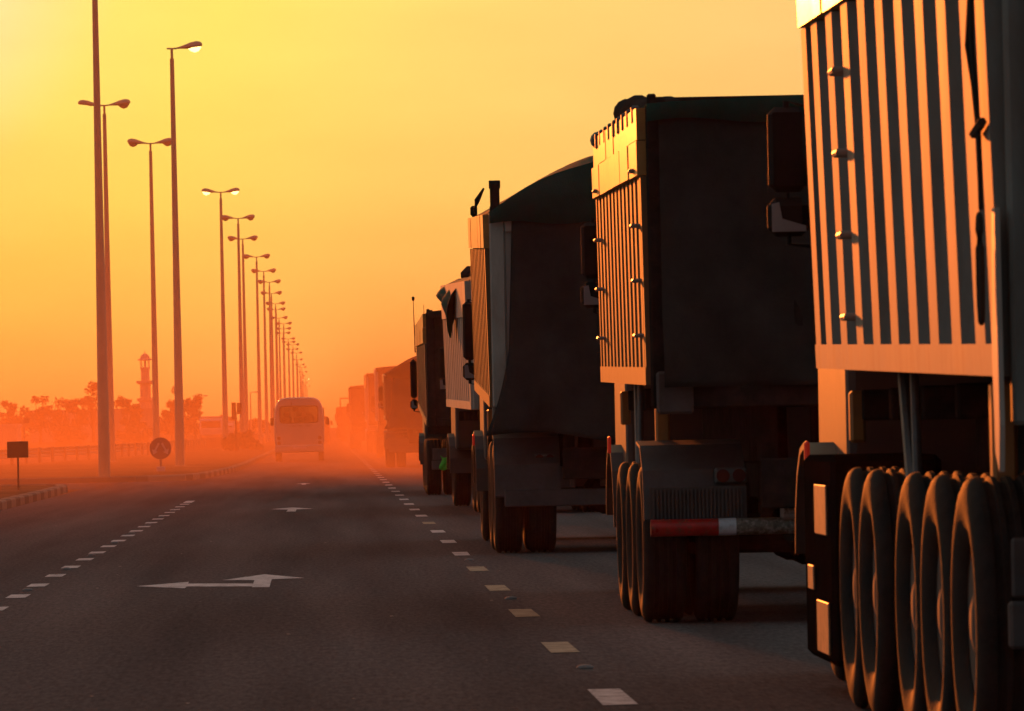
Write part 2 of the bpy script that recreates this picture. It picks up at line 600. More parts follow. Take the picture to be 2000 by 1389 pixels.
# flush face under each raised sheet
mk = MB()
mk2 = MB()
Z = .004
random.seed(5)
for i in range(70):
    d = 24.05 + 6.95 * i
    x = 1.41
    j = random.uniform(-.03, .03)
    ((mk2 if i in (2, 3, 4, 5, 9) else mk)).add([(x - .085, d - .9, Z), (x + .085 + j * .3, d - .9 + j, Z), (x + .085, d + .9, Z), (x - .085, d + .9 + j, Z)], [(0, 1, 2, 3)])
for i in range(21):
    d = 45.3 + 3.62 * i
    L = .52 if i < 20 else 1.6
    x = -2.66
    mk.add([(x - .085, d - L, Z), (x + .085, d - L, Z), (x + .085, d + L, Z), (x - .085, d + L, Z)], [(0, 1, 2, 3)])
tag(mk.build('lane_markings', M['paint']), 'white dashed lane lines painted on the asphalt', kind='structure')
tag(mk2.build('lane_markings', M['paint_aged']), 'yellowed dashes of the right lane line', kind='structure')


def gpoly(pts):
    return [tuple(ground(240 + cx * .3, 920 + cy * .3, Z)) for cx, cy in pts]


am = MB()
am.add(gpoly([(90, 748), (432, 720), (426, 731), (418, 750), (405, 762)]), [(0, 1, 2, 3, 4)])
am.add(gpoly([(426, 731), (850, 731), (845, 750), (418, 750)]), [(0, 1, 2, 3)])
am.add(gpoly([(858, 709), (970, 703), (955, 755), (840, 755), (845, 750), (850, 731)]), [(0, 1, 2, 3, 4, 5)])
am.add(gpoly([(648, 709), (925, 671), (1182, 695), (970, 703), (858, 709)]), [(0, 1, 2, 3, 4)])
tag(am.build('arrow_marking', M['paint']), 'white ahead and left arrow painted on the near lane', kind='structure')
am = MB()
am.add(gpoly([(965, 248), (1108, 237), (1242, 245), (1132, 249), (1076, 251)]), [(0, 1, 2, 3, 4)])
am.add(gpoly([(1076, 251), (1132, 249), (1125, 263), (1064, 264)]), [(0, 1, 2, 3)])
tag(am.build('arrow_marking', M['paint']), 'white straight arrow painted farther up the lane', kind='structure')
am = MB()
am.add(gpoly([(1125, 84), (1180, 79), (1225, 82), (1195, 84), (1190, 88), (1162, 88), (1166, 84)]), [(0, 1, 2, 3, 4, 5, 6)])
tag(am.build('arrow_marking', M['paint']), 'faint far arrow on the lane behind the dust edge', kind='structure')


# road studs: a low domed tile
def stud_mesh():
    m = MB()
    m.lathe([(.05, 0), (.05, .005), (.04, .016), (.02, .021), (.002, .022)], 'z', 14, (0, 0, 0), (1, 1))
    return m


st0 = stud_mesh().build('road_stud', M['stud'], None, True)
studs = [(-2.67, 54.4), (-2.67, 62.4), (-2.66, 69.0), (-2.66, 76.4), (-2.66, 83.2), (-2.66, 90.8), (-2.66, 98.0), (-2.66, 105.3)]
slab = ['domed road stud nearest the camera beside the left dashed line', 'small domed road stud second along the left dashed line']
for i, (x, y) in enumerate(studs + [(1.43, 34.7), (1.43, 48.6), (1.42, 62.5)]):
    o = st0 if i == 0 else st0.copy()
    if i:
        C.objects.link(o)
    o.location = (x, y, .001)
    if i == 8:
        lb = 'lone domed road stud between the two nearest white dashes of the right line'
    elif i > 8:
        lb = 'tiny road stud on the right dashed line, beside the yellowed dashes'
    elif i < 2:
        lb = slab[i]
    else:
        lb = 'tiny road stud along the far half of the left dashed line'
    tag(o, lb, 'road stud', 'raised studs along the lane lines')
random.seed(11)
gr = MB()
for i in range(60):
    x, y = random.uniform(-5.5, 1.9), random.uniform(23, 95)
    r = random.uniform(.006, .018)
    gr.lathe([(r, .001), (r * .9, r * .15), (r * .3, r * .25)], 'z', 5, (x, y, 0), (1, 2.2))
tag(gr.build('road_grit', M['grit']), 'scattered pale grit on the asphalt', 'grit', kind='stuff')


# ------------------------------------------------------------------ trucks
def wheel_meshes(r, w):
    t = MB()
    hw = w / 2
    ri = r * .56
    prof = [(ri, -hw * .60), (ri * 1.04, -hw * .74), (r * .66, -hw * .90), (r * .74, -hw * .97), (r * .80, -hw * 1.0), (r * .86, -hw * .985), (r * .92, -hw * .94), (r * .965, -hw * .86), (r * .99, -hw * .76), (r, -hw * .64)]
    for g in (-.22, 0.0, .22):
        prof += [(r, (g - .07) * w * .9), (r - .018, (g - .05) * w * .9), (r - .018, (g + .05) * w * .9), (r, (g + .07) * w * .9)]
    prof += [(r, hw * .64), (r * .99, hw * .76), (r * .965, hw * .86), (r * .92, hw * .94), (r * .86, hw * .985), (r * .80, hw), (r * .74, hw * .97), (r * .66, hw * .90), (ri * 1.04, hw * .74), (ri, hw * .60)]
    t.lathe(prof, 'x', 40)
    d = MB()
    d.lathe([(ri * 1.01, -hw * .66), (ri * .93, -hw * .66), (ri * .86, -hw * .5), (ri * .7, -hw * .28), (ri * .42, -hw * .22), (ri * .38, -hw * .72), (ri * .2, -hw * .80), (.01, -hw * .81)], 'x', 28)
    for k in range(10):
        a = 2 * math.pi * k / 10
        d.lathe([(.018, -hw * .2), (.018, -hw * .48)], 'x', 6, (0, ri * .68 * math.cos(a), ri * .68 * math.sin(a)))
    return t, d


WH = {}


def wheel(parent, x, y, r, w, side):
    """side -1: rim faces left"""
    key = (round(r, 3), round(w, 3))
    if key not in WH:
        t, d = wheel_meshes(r, w)
        to = t.build('wheel', M['rubber'], None, True)
        do = d.build('rim', M['rim'], to, True)
        WH[key] = (to.data, do.data)
        bpy.data.objects.remove(do)
        bpy.data.objects.remove(to)
    t = bpy.data.objects.new('wheel', WH[key][0])
    C.objects.link(t)
    t.parent = parent
    t.location = (x, y, r)
    if side > 0:
        t.rotation_euler = (0, 0, math.pi)
    d = bpy.data.objects.new('rim', WH[key][1])
    C.objects.link(d)
    d.parent = t
    return t


def truck(label, X, D, yaw=0.0, W=2.5, L=6.8, zb=(1.55, 1.65), zt=(3.5, 3.6), flare=.04, nrib=10, ribw=.2, ribd=.09,
          band=(.28,), side='bed_tan', bandm=None, tail='net', net='net_black', top='flat', topm='net_green', topz=.12,
          axles=(), tr=.53, steer=(), tin=.0, cab=.35, cabm='cab_white', cabW=2.4, headboard=0.0, bumper='tube', mirror=True,
          mirr=(.16, 3.05, .46, .23), detail=2, post=.12, group=None, tailm=None, name='dump_truck', sill=.12, box=None, endz=0.0, guards=True, fo=.10):
    random.seed(int(D * 7))
    rt_ = empty(name, (X + W / 2, D, 0), yaw)
    tag(rt_, label, 'dump truck', group)
    sm = M[side]
    bm_ = M[bandm] if bandm else sm
    tm = M[tailm] if tailm else sm

    def S(s, y, t, off):
        zz = zb[0] + (zb[1] - zb[0]) * y / L
        tt = zt[0] + (zt[1] - zt[0]) * y / L
        return (s * (W / 2 - ribd + flare * t + off), y, zz + (tt - zz) * t)

    H = zt[0] - zb[0]

    def slab(m, s, y0, y1, t0, t1, o0, o1):
        m.hexa([S(s, y0, t0, o1), S(s, y1, t0, o1), S(s, y1, t0, o0), S(s, y0, t0, o0), S(s, y0, t1, o1), S(s, y1, t1, o1), S(s, y1, t1, o0), S(s, y0, t1, o0)])

    tb = 1.0
    for s in (-1, 1):
        m = MB()
        slab(m, s, 0.02, L - .02, 0, 1, -.05, 0)
        btot = sum(band) / H
        # ribs: trapezoid section standing off the sheet
        tt0, tt1 = sill / H, 1 - btot
        for k in range(nrib):
            yc = post + (L - 2 * post) * (k + .5) / nrib
            a, b = ribw / 2, ribw / 2 * .72
            j = random.uniform(-.012, .012)
            p = [S(s, yc - a, tt0, -.002), S(s, yc + a, tt0, -.002), S(s, yc + b + j, tt0, ribd), S(s, yc - b + j, tt0, ribd)]
            q = [S(s, yc - a, tt1, -.002), S(s, yc + a, tt1, -.002), S(s, yc + b - j, tt1, ribd), S(s, yc - b - j, tt1, ribd)]
            m.hexa(p + q)
        slab(m, s, 0, L, 0, tt0, -.06, ribd + .012)                    # sill beam
        slab(m, s, 0, post, tt0, tt1, -.06, ribd + .006)               # end posts
        slab(m, s, L - post, L, tt0, tt1, -.06, ribd + .006)
        side_o = m.build('bed_side', sm, rt_)
        t1 = 1.0
        mb = MB()
        for k, bh in enumerate(band):
            t0 = t1 - bh / H
            n = 6
            for i in range(n):
                y0, y1 = L * i / n, L * (i + 1) / n - .012
                slab(mb, s, y0, y1, t0 + .004, t1, -.055, ribd + .015 + .012 * (k % 2) + random.uniform(0, .01))
            t1 = t0
        mb.build('top_band', bm_, rt_)
    fl = MB()
    hz = zb[1] + .001
    fl.hexa([(-W / 2 + .1, .03, zb[0] + .02), (W / 2 - .1, .03, zb[0] + .02), (W / 2 - .1, L, zb[1] + .02), (-W / 2 + .1, L, zb[1] + .02),
             (-W / 2 + .1, .03, zb[0] + .1), (W / 2 - .1, .03, zb[0] + .1), (W / 2 - .1, L, zb[1] + .1), (-W / 2 + .1, L, zb[1] + .1)])
    fl.build('bed_floor', M['steel_dark'], rt_)
    # headboard at the front, with rounded shoulders
    hb = MB()
    zt_f = zt[1] + headboard
    wv = W / 2 - (.18 if headboard > .1 else .04)
    rr = .25
    poly = [(-wv, zb[1]), (wv, zb[1])]
    for k in range(7):
        a = math.pi / 2 * k / 6
        poly.append((wv - rr + rr * math.cos(a), zt_f - rr + rr * math.sin(a)))
    for k in range(7):
        a = math.pi / 2 + math.pi / 2 * k / 6
        poly.append((-wv + rr + rr * math.cos(a), zt_f - rr + rr * math.sin(a)))
    hb.prism(poly, L - .09, L - .01, 'y')
    if headboard > .1:
        hb.prism([(p_[0] * .995, max(p_[1], zt[1] + .05)) for p_ in poly], L - .30, L - .095, 'y')
    hb.build('headboard', M['steel_dark'] if headboard > .1 else sm, rt_)
    # tailgate
    tg = MB()
    zr0, zr1 = zb[0] - endz, zt[0] - .03
    hw = W / 2 - .02
    for s in (-1, 1):
        tg.cbox((s * hw, -.10, zr0), (s * (hw - .16), -.012, zr1 + .06), .015)
    tg.cbox((-hw + .16, -.075, zr0 + .02), (hw - .16, -.02, zr1 - .02), .01)
    for k in range(1, 5):
        xk = -hw + .16 + (2 * hw - .32) * k / 5
        tg.cbox((xk - .05, -.115, zr0 + .06), (xk + .05, -.077, zr1 - .08), .01)
    tg.cbox((-hw + .165, -.13, zr1 - .16), (hw - .165, -.08, zr1), .01)
    tg.cbox((-hw + .165, -.13, zr0 + .0), (hw - .165, -.08, zr0 + .15), .01)
    tg.build('tailgate', tm, rt_)
    for s in (-1, 1):
        hg = MB()
        hg.lathe([(.05, -.05), (.05, .05)], 'x', 12, (s * (hw - .08), -.08, zr1 + .05))
        hg.cbox((s * (hw - .04) - .03, -.12, zr1 - .02), (s * (hw - .04) + .03, -.04, zr1 + .12), .01)
        hg.build('tailgate_hinge', M['steel_dark'], rt_)
    # load cover
    if top:
        tp = MB()

        def prof(u, v):
            x = -W / 2 + .02 + (W - .04) * u
            y = -.05 + (L + .0) * v
            z = zt[0] + (zt[1] - zt[0]) * v + .015
            e = math.sin(math.pi * u)
            if top == 'heap':
                z += topz * (1 - abs(2 * u - 1) ** 1.35) * (.92 + .08 * math.sin(5 * v + 1)) + .045 * math.sin(17 * v + 9 * u) * e
            else:
                z += topz * (e ** .5) * (.7 + .3 * math.sin(9 * v) ** 2) + .012 * math.sin(40 * v) * e
            if v < .01:
                z, y = zt[0] - .10 + .02 * math.sin(15 * u), -.20
            elif v < .04:
                y = -.20
            return (x, y, z)
        tp.grid(24, 28, prof)
        tp.build('tarp', M[topm], rt_, True, .015)
    if tail == 'net' or tail == 'drape':
        nt = MB()
        inset = .10 if tail == 'net' else .16
        low = zb[0] - .02 if tail == 'net' else zb[0] - .35

        def fn(u, v):
            ztop = zt[0] + .03
            if top == 'heap':
                ztop += 0
            z = ztop + (low - ztop) * v
            k = max(0.0, v - .55) / .45
            x0_, x1_ = -W / 2 + inset, W / 2 - inset
            if tail == 'drape':
                x0_ = -W / 2 + .26 - .33 * k ** 1.7 - .10 * v * (1 - k)
            x = x0_ + (x1_ - x0_) * u
            y = -.16 - .05 * math.sin(9 * u + 2 * v) * v - .05 * math.sin(21 * u - 5 * v + 2 * math.sin(4 * v)) * v - (.20 * k if tail == 'drape' else .05 * k)
            if tail == 'net':
                z += .33 * max(0, u - .42) ** 1.4 * v ** 6
            else:
                z += .05 * math.sin(7 * u) * v + .10 * abs(u - .5) * v
            return (x, y, z)
        nt.grid(40, 36, fn)
        nt.build('rear_net', M[net], rt_, True, .012)
    # chassis
    ch = MB()
    back = -.15
    front = L + cab + 1.9
    for s in (-1, 1):
        ch.cbox((s * .38 - .05, back + .2, .80), (s * .38 + .05, front, 1.08), .01)
        ch.cbox((s * .42 - .06, .25, 1.09), (s * .42 + .06, L - .2, zb[0] - .01), .01)
    for k in range(6):
        y = .4 + (L - .8) * k / 5
        ch.cbox((-W / 2 + .18, y - .06, zb[0] - .16), (W / 2 - .18, y + .06, zb[0] - .005), .01)
    ch.cbox((-.5, back + .15, .78), (.5, back + .199, 1.12), .01)
    for y in list(axles) + list(steer):
        ch.tube([(-W / 2 + .3, y, tr), (W / 2 - .3, y, tr)], .085, 10)
        ch.lathe([(.05, -.2), (.19, -.12), (.21, 0), (.19, .12), (.05, .2)], 'y', 14, (0, y, tr))
    for y in axles:
        for s in (-1, 1):
            ch.cbox((s * .52 - .05, y - .5, tr + .12), (s * .52 + .05, y + .5, tr + .2), .01)
            ch.cbox((s * .52 - .06, y - .08, tr + .05), (s * .52 + .06, y + .08, .85), .01)
    ch.tube([(-.12, L * .55, .95), (0, L * .8, zb[0] + .0)], .09, 10)
    ch.build('chassis', M['steel_dark'], rt_)
    tw = .30
    xo = W / 2 - .03 - tin
    for y in axles:
        for s in (-1, 1):
            wheel(rt_, s * (xo - tw / 2), y, tr, tw, s)
            wheel(rt_, s * (xo - tw * 1.5 - .06), y, tr, tw, s)
    for y in steer:
        for s in (-1, 1):
            wheel(rt_, s * (xo - tw / 2), y, tr, tw, s)
    # mudguards over the last axles
    if axles and detail > 0 and guards:
        for s in (-1, 1):
            g = MB()
            ya, yb = min(axles), max(axles)
            x0_, x1_ = s * (xo - .70), s * (xo + .0)
            pr = [(ya - tr - .13, .62), (ya - tr - .10, .95), (ya - tr * .7, tr * 2 + .03), (ya, tr * 2 + .09), (yb, tr * 2 + .09), (yb + tr * .7, tr * 2 + .03), (yb + tr + .05, .95)]
            inn = [(a_ + .02 if a_ < (ya + yb) / 2 else a_ - .02, b_ - .018) for a_, b_ in pr]
            if bumper == 'tube':
                pr = [(ya - tr - .13, .72), (ya - tr - .02, 1.05), (ya - tr * .7 + .1, tr * 2 + .13), (ya + .2, tr * 2 + .16)]
                inn = [(a_ + .02, b_ - .018) for a_, b_ in pr]
            g.prism(pr + inn[::-1], x0_, x1_, 'x')
            g.build('mudguard', M['plate_grey'], rt_)
    # rear bumper
    bz = .80
    if bumper == 'tube':
        # worn underrun tube wrapped in red and white tape
        yb_ = min(axles) - tr - .20
        t_ = MB()
        xl = -xo + .04
        t_.tube([(xl + .58, yb_, .66), (xo - .04, yb_, .66)], .057, 16)
        bo = t_.build('bumper_bar', M['bar_worn'], rt_, True)
        t_ = MB()
        t_.tube([(xl, yb_, .66), (xl + .46, yb_, .66)], .058, 16)
        t_.build('red_tape', M['red_tape'], bo, True)
        t_ = MB()
        t_.tube([(xl + .461, yb_, .66), (xl + .579, yb_, .66)], .059, 16)
        t_.build('white_tape', M['white_tape'], bo, True)
        for x in (-.45, .45):
            bk = MB()
            bk.cbox((x - .04, yb_ + .058, .62), (x + .04, .3, .98), .01)
            bk.build('bumper_bracket', M['steel_dark'], rt_)
        for x in (-.30, -.06):
            bk = MB()
            bk.prism([(x - .05, .605), (x + .05, .605), (x, .53)], yb_ - .02, yb_ + .03, 'y')
            bk.build('chain_hook', M['steel_dark'], rt_)
        gl = MB()
        for k in range(24):
            x = xl + .02 + k * .026
            gl.box((x, yb_ + .03, .715), (x + .012, yb_ + .05, .92))
        gl.box((xl, yb_ + .052, .70), (xl + .66, yb_ + .062, .935))
        gl.build('mud_flap', M['plate_grey'], rt_)
    else:
        yb_ = min(axles) - tr - .12 if axles else -.2
        bk = MB()
        bk.cbox((-xo + .10, yb_ - .05, .50), (xo - .10, yb_ + .03, .68), .012)
        bk.cbox((-xo + .12, yb_ + .035, .69), (-xo + .85, yb_ + .06, .92), .012)
        bk.cbox((xo - .85, yb_ + .035, .69), (xo - .12, yb_ + .06, .92), .012)
        bk.cbox((-.42, yb_ - .02, .69), (-.36, .2, 1.05), .01)
        bk.cbox((.36, yb_ - .02, .69), (.42, .2, 1.05), .01)
        bk.cbox((-.10, yb_ - .01, .70), (.34, yb_ + .05, 1.0), .01)
        bk.build('bumper', M['plate_grey'], rt_)
    if detail > 0:
        for s in (-1, 1):
            l = MB()
            xx = s * .68
            l.cbox((xx - .11, yb_ + .10, .95), (xx + .11, yb_ + .18, 1.06), .015)
            lo = l.build('tail_lamp', M['steel_grey'], rt_)
            e = MB()
            e.lathe([(.045, yb_ + .085), (.045, yb_ + .099)], 'y', 14, (xx - .055, 0, 1.005))
            e.lathe([(.045, yb_ + .085), (.045, yb_ + .099)], 'y', 14, (xx + .055, 0, 1.005))
            e.build('lens', M['tail_off'], lo)
    # cab
    cy0 = L + cab
    cy1 = cy0 + 1.85
    hw2 = cabW / 2
    cb = MB()
    pr = [(cy0, .95), (cy0, 2.75), (cy0 + .15, 2.92), (cy1 - .55, 2.95), (cy1 - .25, 2.80), (cy1 - .03, 1.75), (cy1, 1.2), (cy1, .55), (cy1 - .15, .45), (cy0 + 1.45, .45), (cy0 + 1.4, .95)]
    pr = [(a_, b_) for a_, b_ in pr]
    cb.prism(pr, -hw2, hw2, 'x')
    co = cb.build('cab', M[cabm], rt_)
    bv = co.modifiers.new('bevel', 'BEVEL')
    bv.width = .05
    bv.segments = 2
    wd = MB()
    wd.hexa([(-hw2 + .12, cy1 - .02, 1.80), (hw2 - .12, cy1 - .02, 1.80), (hw2 - .12, cy1 - .04, 1.80), (-hw2 + .12, cy1 - .04, 1.80),
             (-hw2 + .18, cy1 - .21, 2.70), (hw2 - .18, cy1 - .21, 2.70), (hw2 - .18, cy1 - .25, 2.70), (-hw2 + .18, cy1 - .25, 2.70)])
    wd.build('windscreen', M['glass_dark'], co)
    for s in (-1, 1):
        dw = MB()
        dw.prism([(cy0 + .35, 1.8), (cy1 - .25, 1.8), (cy1 - .45, 2.6), (cy0 + .35, 2.6)], s * (hw2 - .01), s * (hw2 + .006), 'x')
        dw.build('side_window', M['glass_dark'], co)
    for s in (-1, 1):
        fd = MB()
        yc = cy0 + .9
        arc = []
        for k in range(9):
            a = math.pi * (k / 8) * .96
            arc.append((yc - (tr + .13) * math.cos(a), tr + (tr + .11) * math.sin(a)))
        inn = [(yc - (yc - a_) * .95, tr + (b_ - tr) * .95) for a_, b_ in arc]
        fd.prism(arc + inn[::-1], s * (hw2 - .30), s * (hw2 + fo), 'x')
        fd.build('front_fender', M[cabm], rt_)
    for s in (-1, 1):
        wheel(rt_, s * (hw2 - .12), cy0 + .9, tr - .01, .30, s)
    if detail > 1:
        for s in (-1, 1):
            l = MB()
            l.cbox((s * (hw2 + fo + .001), cy0 + .40, 1.13), (s * (hw2 + fo + .03), cy0 + .46, 1.27), .012)
            l.build('marker_lamp', M['tail_red'], rt_)
        fb = MB()
        fb.cbox((-hw2, cy1 + .01, .38), (hw2, cy1 + .16, .78), .03)
        fb.build('front_bumper', M['steel_grey'], rt_)
    if mirror:
        # mirror heads on a bracket beside the cab
        out, zt_m, mh, mw = mirr
        for s in (-1, 1):
            ym = cy1 - .35
            xa = s * (W / 2 + out - mw)
            xb = s * (W / 2 + out)
            h = MB()
            h.cbox((xa, ym, zt_m - mh), (xb, ym + .09, zt_m), .04)
            mo = h.build('mirror', M['plastic'], rt_)
            g = MB()
            g.cbox((xa + s * .025, ym - .006, zt_m - mh + .03), (xb - s * .025, ym - .002, zt_m - .03), .001)
            g.build('mirror_glass', M['mirror_dark'], mo)
            h2 = MB()
            h2.cbox((xa - s * .01, ym, zt_m - mh - .24), (xb + s * .01, ym + .10, zt_m - mh - .03), .05)
            m2 = h2.build('mirror', M['plastic'], rt_)
            g = MB()
            x0_, x1_ = xa + s * .015, xb - s * .012
            za, zb_ = zt_m - mh - .215, zt_m - mh - .055
            pl = [(x1_, zb_ - .01), (x1_ - s * .04, zb_), (x1_ - s * .055, za + .07), (x0_, za + .03), (x0_, za), (x1_, za)]
            g.prism(pl, ym - .012, ym - .002, 'y')
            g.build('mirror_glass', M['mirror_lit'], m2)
            b = MB()
            xi_ = s * (hw2 - .02)
            xm = (xa + xb) / 2
            b.tube([(xi_, ym + .05, zt_m - .02), (xm, ym + .05, zt_m + .03), (xm, ym + .05, zt_m - mh - .28), (xi_, ym + .05, zt_m - mh - .30)], .018, 8)
            b.build('mirror_arm', M['plastic'], rt_)
    if box:
        # dark side box with pale reflector plates ahead of the wheels
        y0, y1, z0_, z1_ = box
        for s in (-1, 1):
            bx = MB()
            xx = s * (W / 2 + .05)
            bx.cbox((xx, y0, z0_), (s * (W / 2 - .5), y1, z1_), .03)
            bo = bx.build('side_box', M['black_rubber'], rt_)
            for (ya, yb2, za, zb2) in ((.10, .52, .86, .62), (.62, .82, .46, .34), (.08, .50, .30, .05)):
                rp = MB()
                hh = z1_ - z0_
                rp.cbox((xx + s * .001, y0 + (y1 - y0) * ya, z0_ + hh * zb2), (xx + s * .012, y0 + (y1 - y0) * yb2, z0_ + hh * za), .004)
                rp.build('reflector_plate', M['plate_cream'], bo)
    # struts and hoses under the bed edge
    if detail > 1:
        for s in (-1, 1):
            x = s * (W / 2 - .16)
            for pts_, r_ in (([(x, L * .66, zb[0] + .05), (x + s * .02, L * .60, 1.1), (x, L * .58, .75)], .03), ([(x, L * .60, zb[0] + .05), (x + s * .02, L * .57, 1.05), (x, L * .52, .8)], .022)):
                stt = MB()
                stt.tube(pts_, r_, 8)
                stt.build('hydraulic_hose', M['steel_grey'], rt_)
            for a_, b_ in (((x - .05, L * .17, zb[0] - .42), (x + .05, L * .17 + .12, zb[0] - .01)), ((x - .04, L - .40, zb[0] - .27), (x + .04, L - .30, zb[0] - .01))):
                stt = MB()
                stt.cbox(a_, b_, .015)
                stt.build('support_strut', M['strut_sunlit'], rt_)
    rt_['bed'] = 0
    del rt_['bed']
    return rt_, S


TG = 'dump trucks queuing in the right lane'
# nearest truck, cut by the right edge of the picture
t1, S1 = truck('nearest grey dump truck with wide orange-lit ribs, cut by the right edge', 2.5, 22.6, 0, 2.5, 8.5, (1.53, 1.64), (3.62, 3.74), .06, 9, .48, .10,
               (.38,), 'bed_grey', 'band', 'net', 'net_black', 'flat', 'net_green', .12, (1.35, 2.6, 3.75), .575, (5.6, 6.68), -.06, .45, 'cab_dark', 2.15,
               .0, 'plate', True, (.09, 3.07, .46, .21), 2, .30, TG, None, box=(7.35, 9.0, .17, 1.2), endz=.18, guards=False, fo=.16)
yr = 8.5 - .30 - 7.9 * 2.02 / 9
for k in range(5):
    t = .12 + k * .185
    p = Vector(S1(-1, yr, t, .06))
    m = MB()
    m.tube([p + Vector((.06, -.11, 0)), p + Vector((-.07, -.11, 0)), p + Vector((-.07, .11, 0)), p + Vector((.06, .11, 0))], .018, 8)
    m.cbox((p.x + .045, yr - .03, p.z - .14), (p.x + .059, yr + .03, p.z - .01), .003)
    m.build('step_rung', M['galv'], t1)
m = MB()
pa, pb = Vector(S1(-1, .12, .74, .13)), Vector(S1(-1, .16, .44, .13))
m.tube([pa + Vector((.05, 0, .3)), pa, (pa + pb) / 2 + Vector((-.02, .06, 0)), pb], .012, 6)
m.tube([pa, pa + Vector((0, .04, -.3)), pb, pb + Vector((0, -.03, -.30))], .010, 6)
for p in (pa, pb):
    m.tube([p + Vector((0, -.12, .02)), p + Vector((0, .16, -.01))], .02, 6)
m.tube([pb + Vector((-.01, .05 * math.cos(a) - .05, -.52 + .20 * math.sin(a))) for a in [k * math.pi / 8 for k in range(17)]], .012, 6)
m.build('tie_rope', M['rope'], t1)
for s in (-1, 1):
    m = MB()
    m.prism([(-.12, 2.15), (-.02, 2.15), (.06, 1.6), (.02, 1.25), (-.10, 1.18), (-.14, 1.35)], s * 1.265, s * 1.285, 'x')
    m.build('tailgate_arm', M['bed_white'], t1)

# second truck
t2, S2 = truck('tan dump truck with double yellow band and red and white taped bumper bar', 2.17, 41.4, 0, 2.5, 6.8, (1.63, 1.70), (3.50, 3.60), .02, 12, .30, .09,
               (.22, .24), 'bed_tan', 'band', 'net', 'net_black', 'flat', 'net_green', .03, (.95, 2.4, 3.85), .545, (), -.06, .45, 'cab_dark', 2.1,
               .31, 'tube', True, (.06, 3.02, .46, .20), 2, .14, TG, 'steel_dark', box=None, endz=.16)
for k in range(4):
    for y in (.5, 6.1):
        m = MB()
        p = Vector(S2(-1, y, .18 + k * .2, .09))
        m.tube([p + Vector((.03, -.1, 0)), p + Vector((-.05, -.1, 0)), p + Vector((-.05, .1, 0)), p + Vector((.03, .1, 0))], .014, 6)
        m.build('step_rung', M['galv'], t2)
for k in range(9):
    m = MB()
    y = .5 + .7 * k
    p = Vector(S2(-1, y, 1.0, .11))
    m.cbox((p.x - .01, y - .05, p.z - .09), (p.x + .05, y + .05, p.z + .035), .012)
    m.build('tarp_hook', M['steel_grey'], t2)
m = MB()
p = Vector(S2(-1, 6.5, 1.0, .07))
m.lathe([(.03, -.08), (.06, -.06), (.07, 0), (.06, .06), (.03, .08)], 'y', 12, (p.x, p.y, p.z - .01))
m.build('tarp_crank', M['steel_grey'], t2)
m = MB()
m.cbox((-.36, .12, .70), (-.16, .22, 1.08), .02)
lc = m.build('lamp_cluster', M['galv'], t2)
m = MB()
m.lathe([(.075, .105), (.075, .119)], 'y', 18, (-.26, 0, .98))
m.build('lens', M['lamp_off'], lc)
m = MB()
m.cbox((-.34, .105, .74), (-.18, .119, .84), .004)
m.build('lens', M['bar_worn'], lc)
m = MB()
pts_, rs_ = [], []
for k in range(25):
    t = k / 24
    pts_.append((-1.04 + .02 * math.sin(9 * t), .15 + 6.5 * t, 3.43 + .37 * t ** .8 + .02 * math.sin(13 * t)))
    rs_.append((.105 + .01 * math.sin(21 * t)) * (.55 if k in (0, 24) else 1))
m.tube(pts_, rs_, 14)
m.build('tarp_roll', M['net_black'], t2, True)
# gutter plates down the left rear corner
m = MB()
m.cbox((-1.06, -.165, 1.72), (-.93, -.13, 3.15), .015)
m.cbox((-1.13, -.17, 1.70), (-.94, -.13, 1.95), .02)
m.cbox((-1.20, -.16, 1.43), (-.95, -.12, 1.72), .02)
m.build('corner_plate', M['plate_grey'], t2)

# third truck, with a heaped netted load
t3, S3 = truck('dump truck with heaped green net over its load and paired rear tyres', 1.74, 65.0, 0, 2.5, 6.5, (1.56, 1.78), (3.60, 3.78), .03, 10, .30, .09,
               (.36,), 'bed_tan', 'band', 'drape', 'net_black', 'heap', 'net_green', .58, (.9, 2.35), .60, (), 0, .4, 'cab_dark', 2.3,
               .0, 'plate', True, (.09, 2.85, .70, .15), 2, .14, TG, 'bed_white')
m = MB()
p = Vector(S3(-1, 6.3, 1.0, .0))
m.tube([(p.x - .03, 6.35, 2.2), (p.x - .03, 6.35, 3.86), (p.x + .0, 6.35, 3.98), (p.x + .08, 6.3, 4.12)], [.03, .03, .035, .012], 8)
m.cbox((p.x - .08, 6.3, 3.80), (p.x + .0, 6.42, 3.92), .02)
m.build('tarp_arm', M['steel_dark'], t3)
for s in (-1, 1):
    m = MB()
    m.cbox((s * 1.16 - .05, .0, 3.60), (s * 1.16 + .05, .12, 3.93), .015)
    m.lathe([(.045, -.06), (.045, .06)], 'x', 10, (s * 1.16, .06, 3.92))
    m.build('tarp_post', M['steel_dark'], t3)

# fourth truck, white and slightly skewed
t4, S4 = truck('white narrow-ribbed dump truck with a green tarp slipping over its side', 2.20, 93.0, R(1.1), 2.5, 9.6, (1.60, 1.68), (3.55, 3.70), .05, 13, .34, .07,
               (.55,), 'bed_white', None, 'net', 'net_black', 'flat', 'net_green', .16, (1.0, 2.35, 3.7), .56, (), .12, .4, 'cab_dark', 2.2,
               .0, 'plate', True, (.05, 2.7, .5, .2), 1, .16, TG, None, guards=False)
m = MB()


def drape(u, v):
    y = 3.2 + 4.8 * u
    ln = .12 + .75 * math.exp(-((u - .28) / .20) ** 2) + .25 * math.exp(-((u - .75) / .2) ** 2)
    q = Vector(S4(-1, y, 1.0, .10 + .05 * math.sin(14 * u) + .08 * v))
    return (q.x + .30 * (1 - v) * (1 - v), y + .1 * math.sin(9 * v + 4 * u), q.z + .10 * (1 - v) - ln * v)


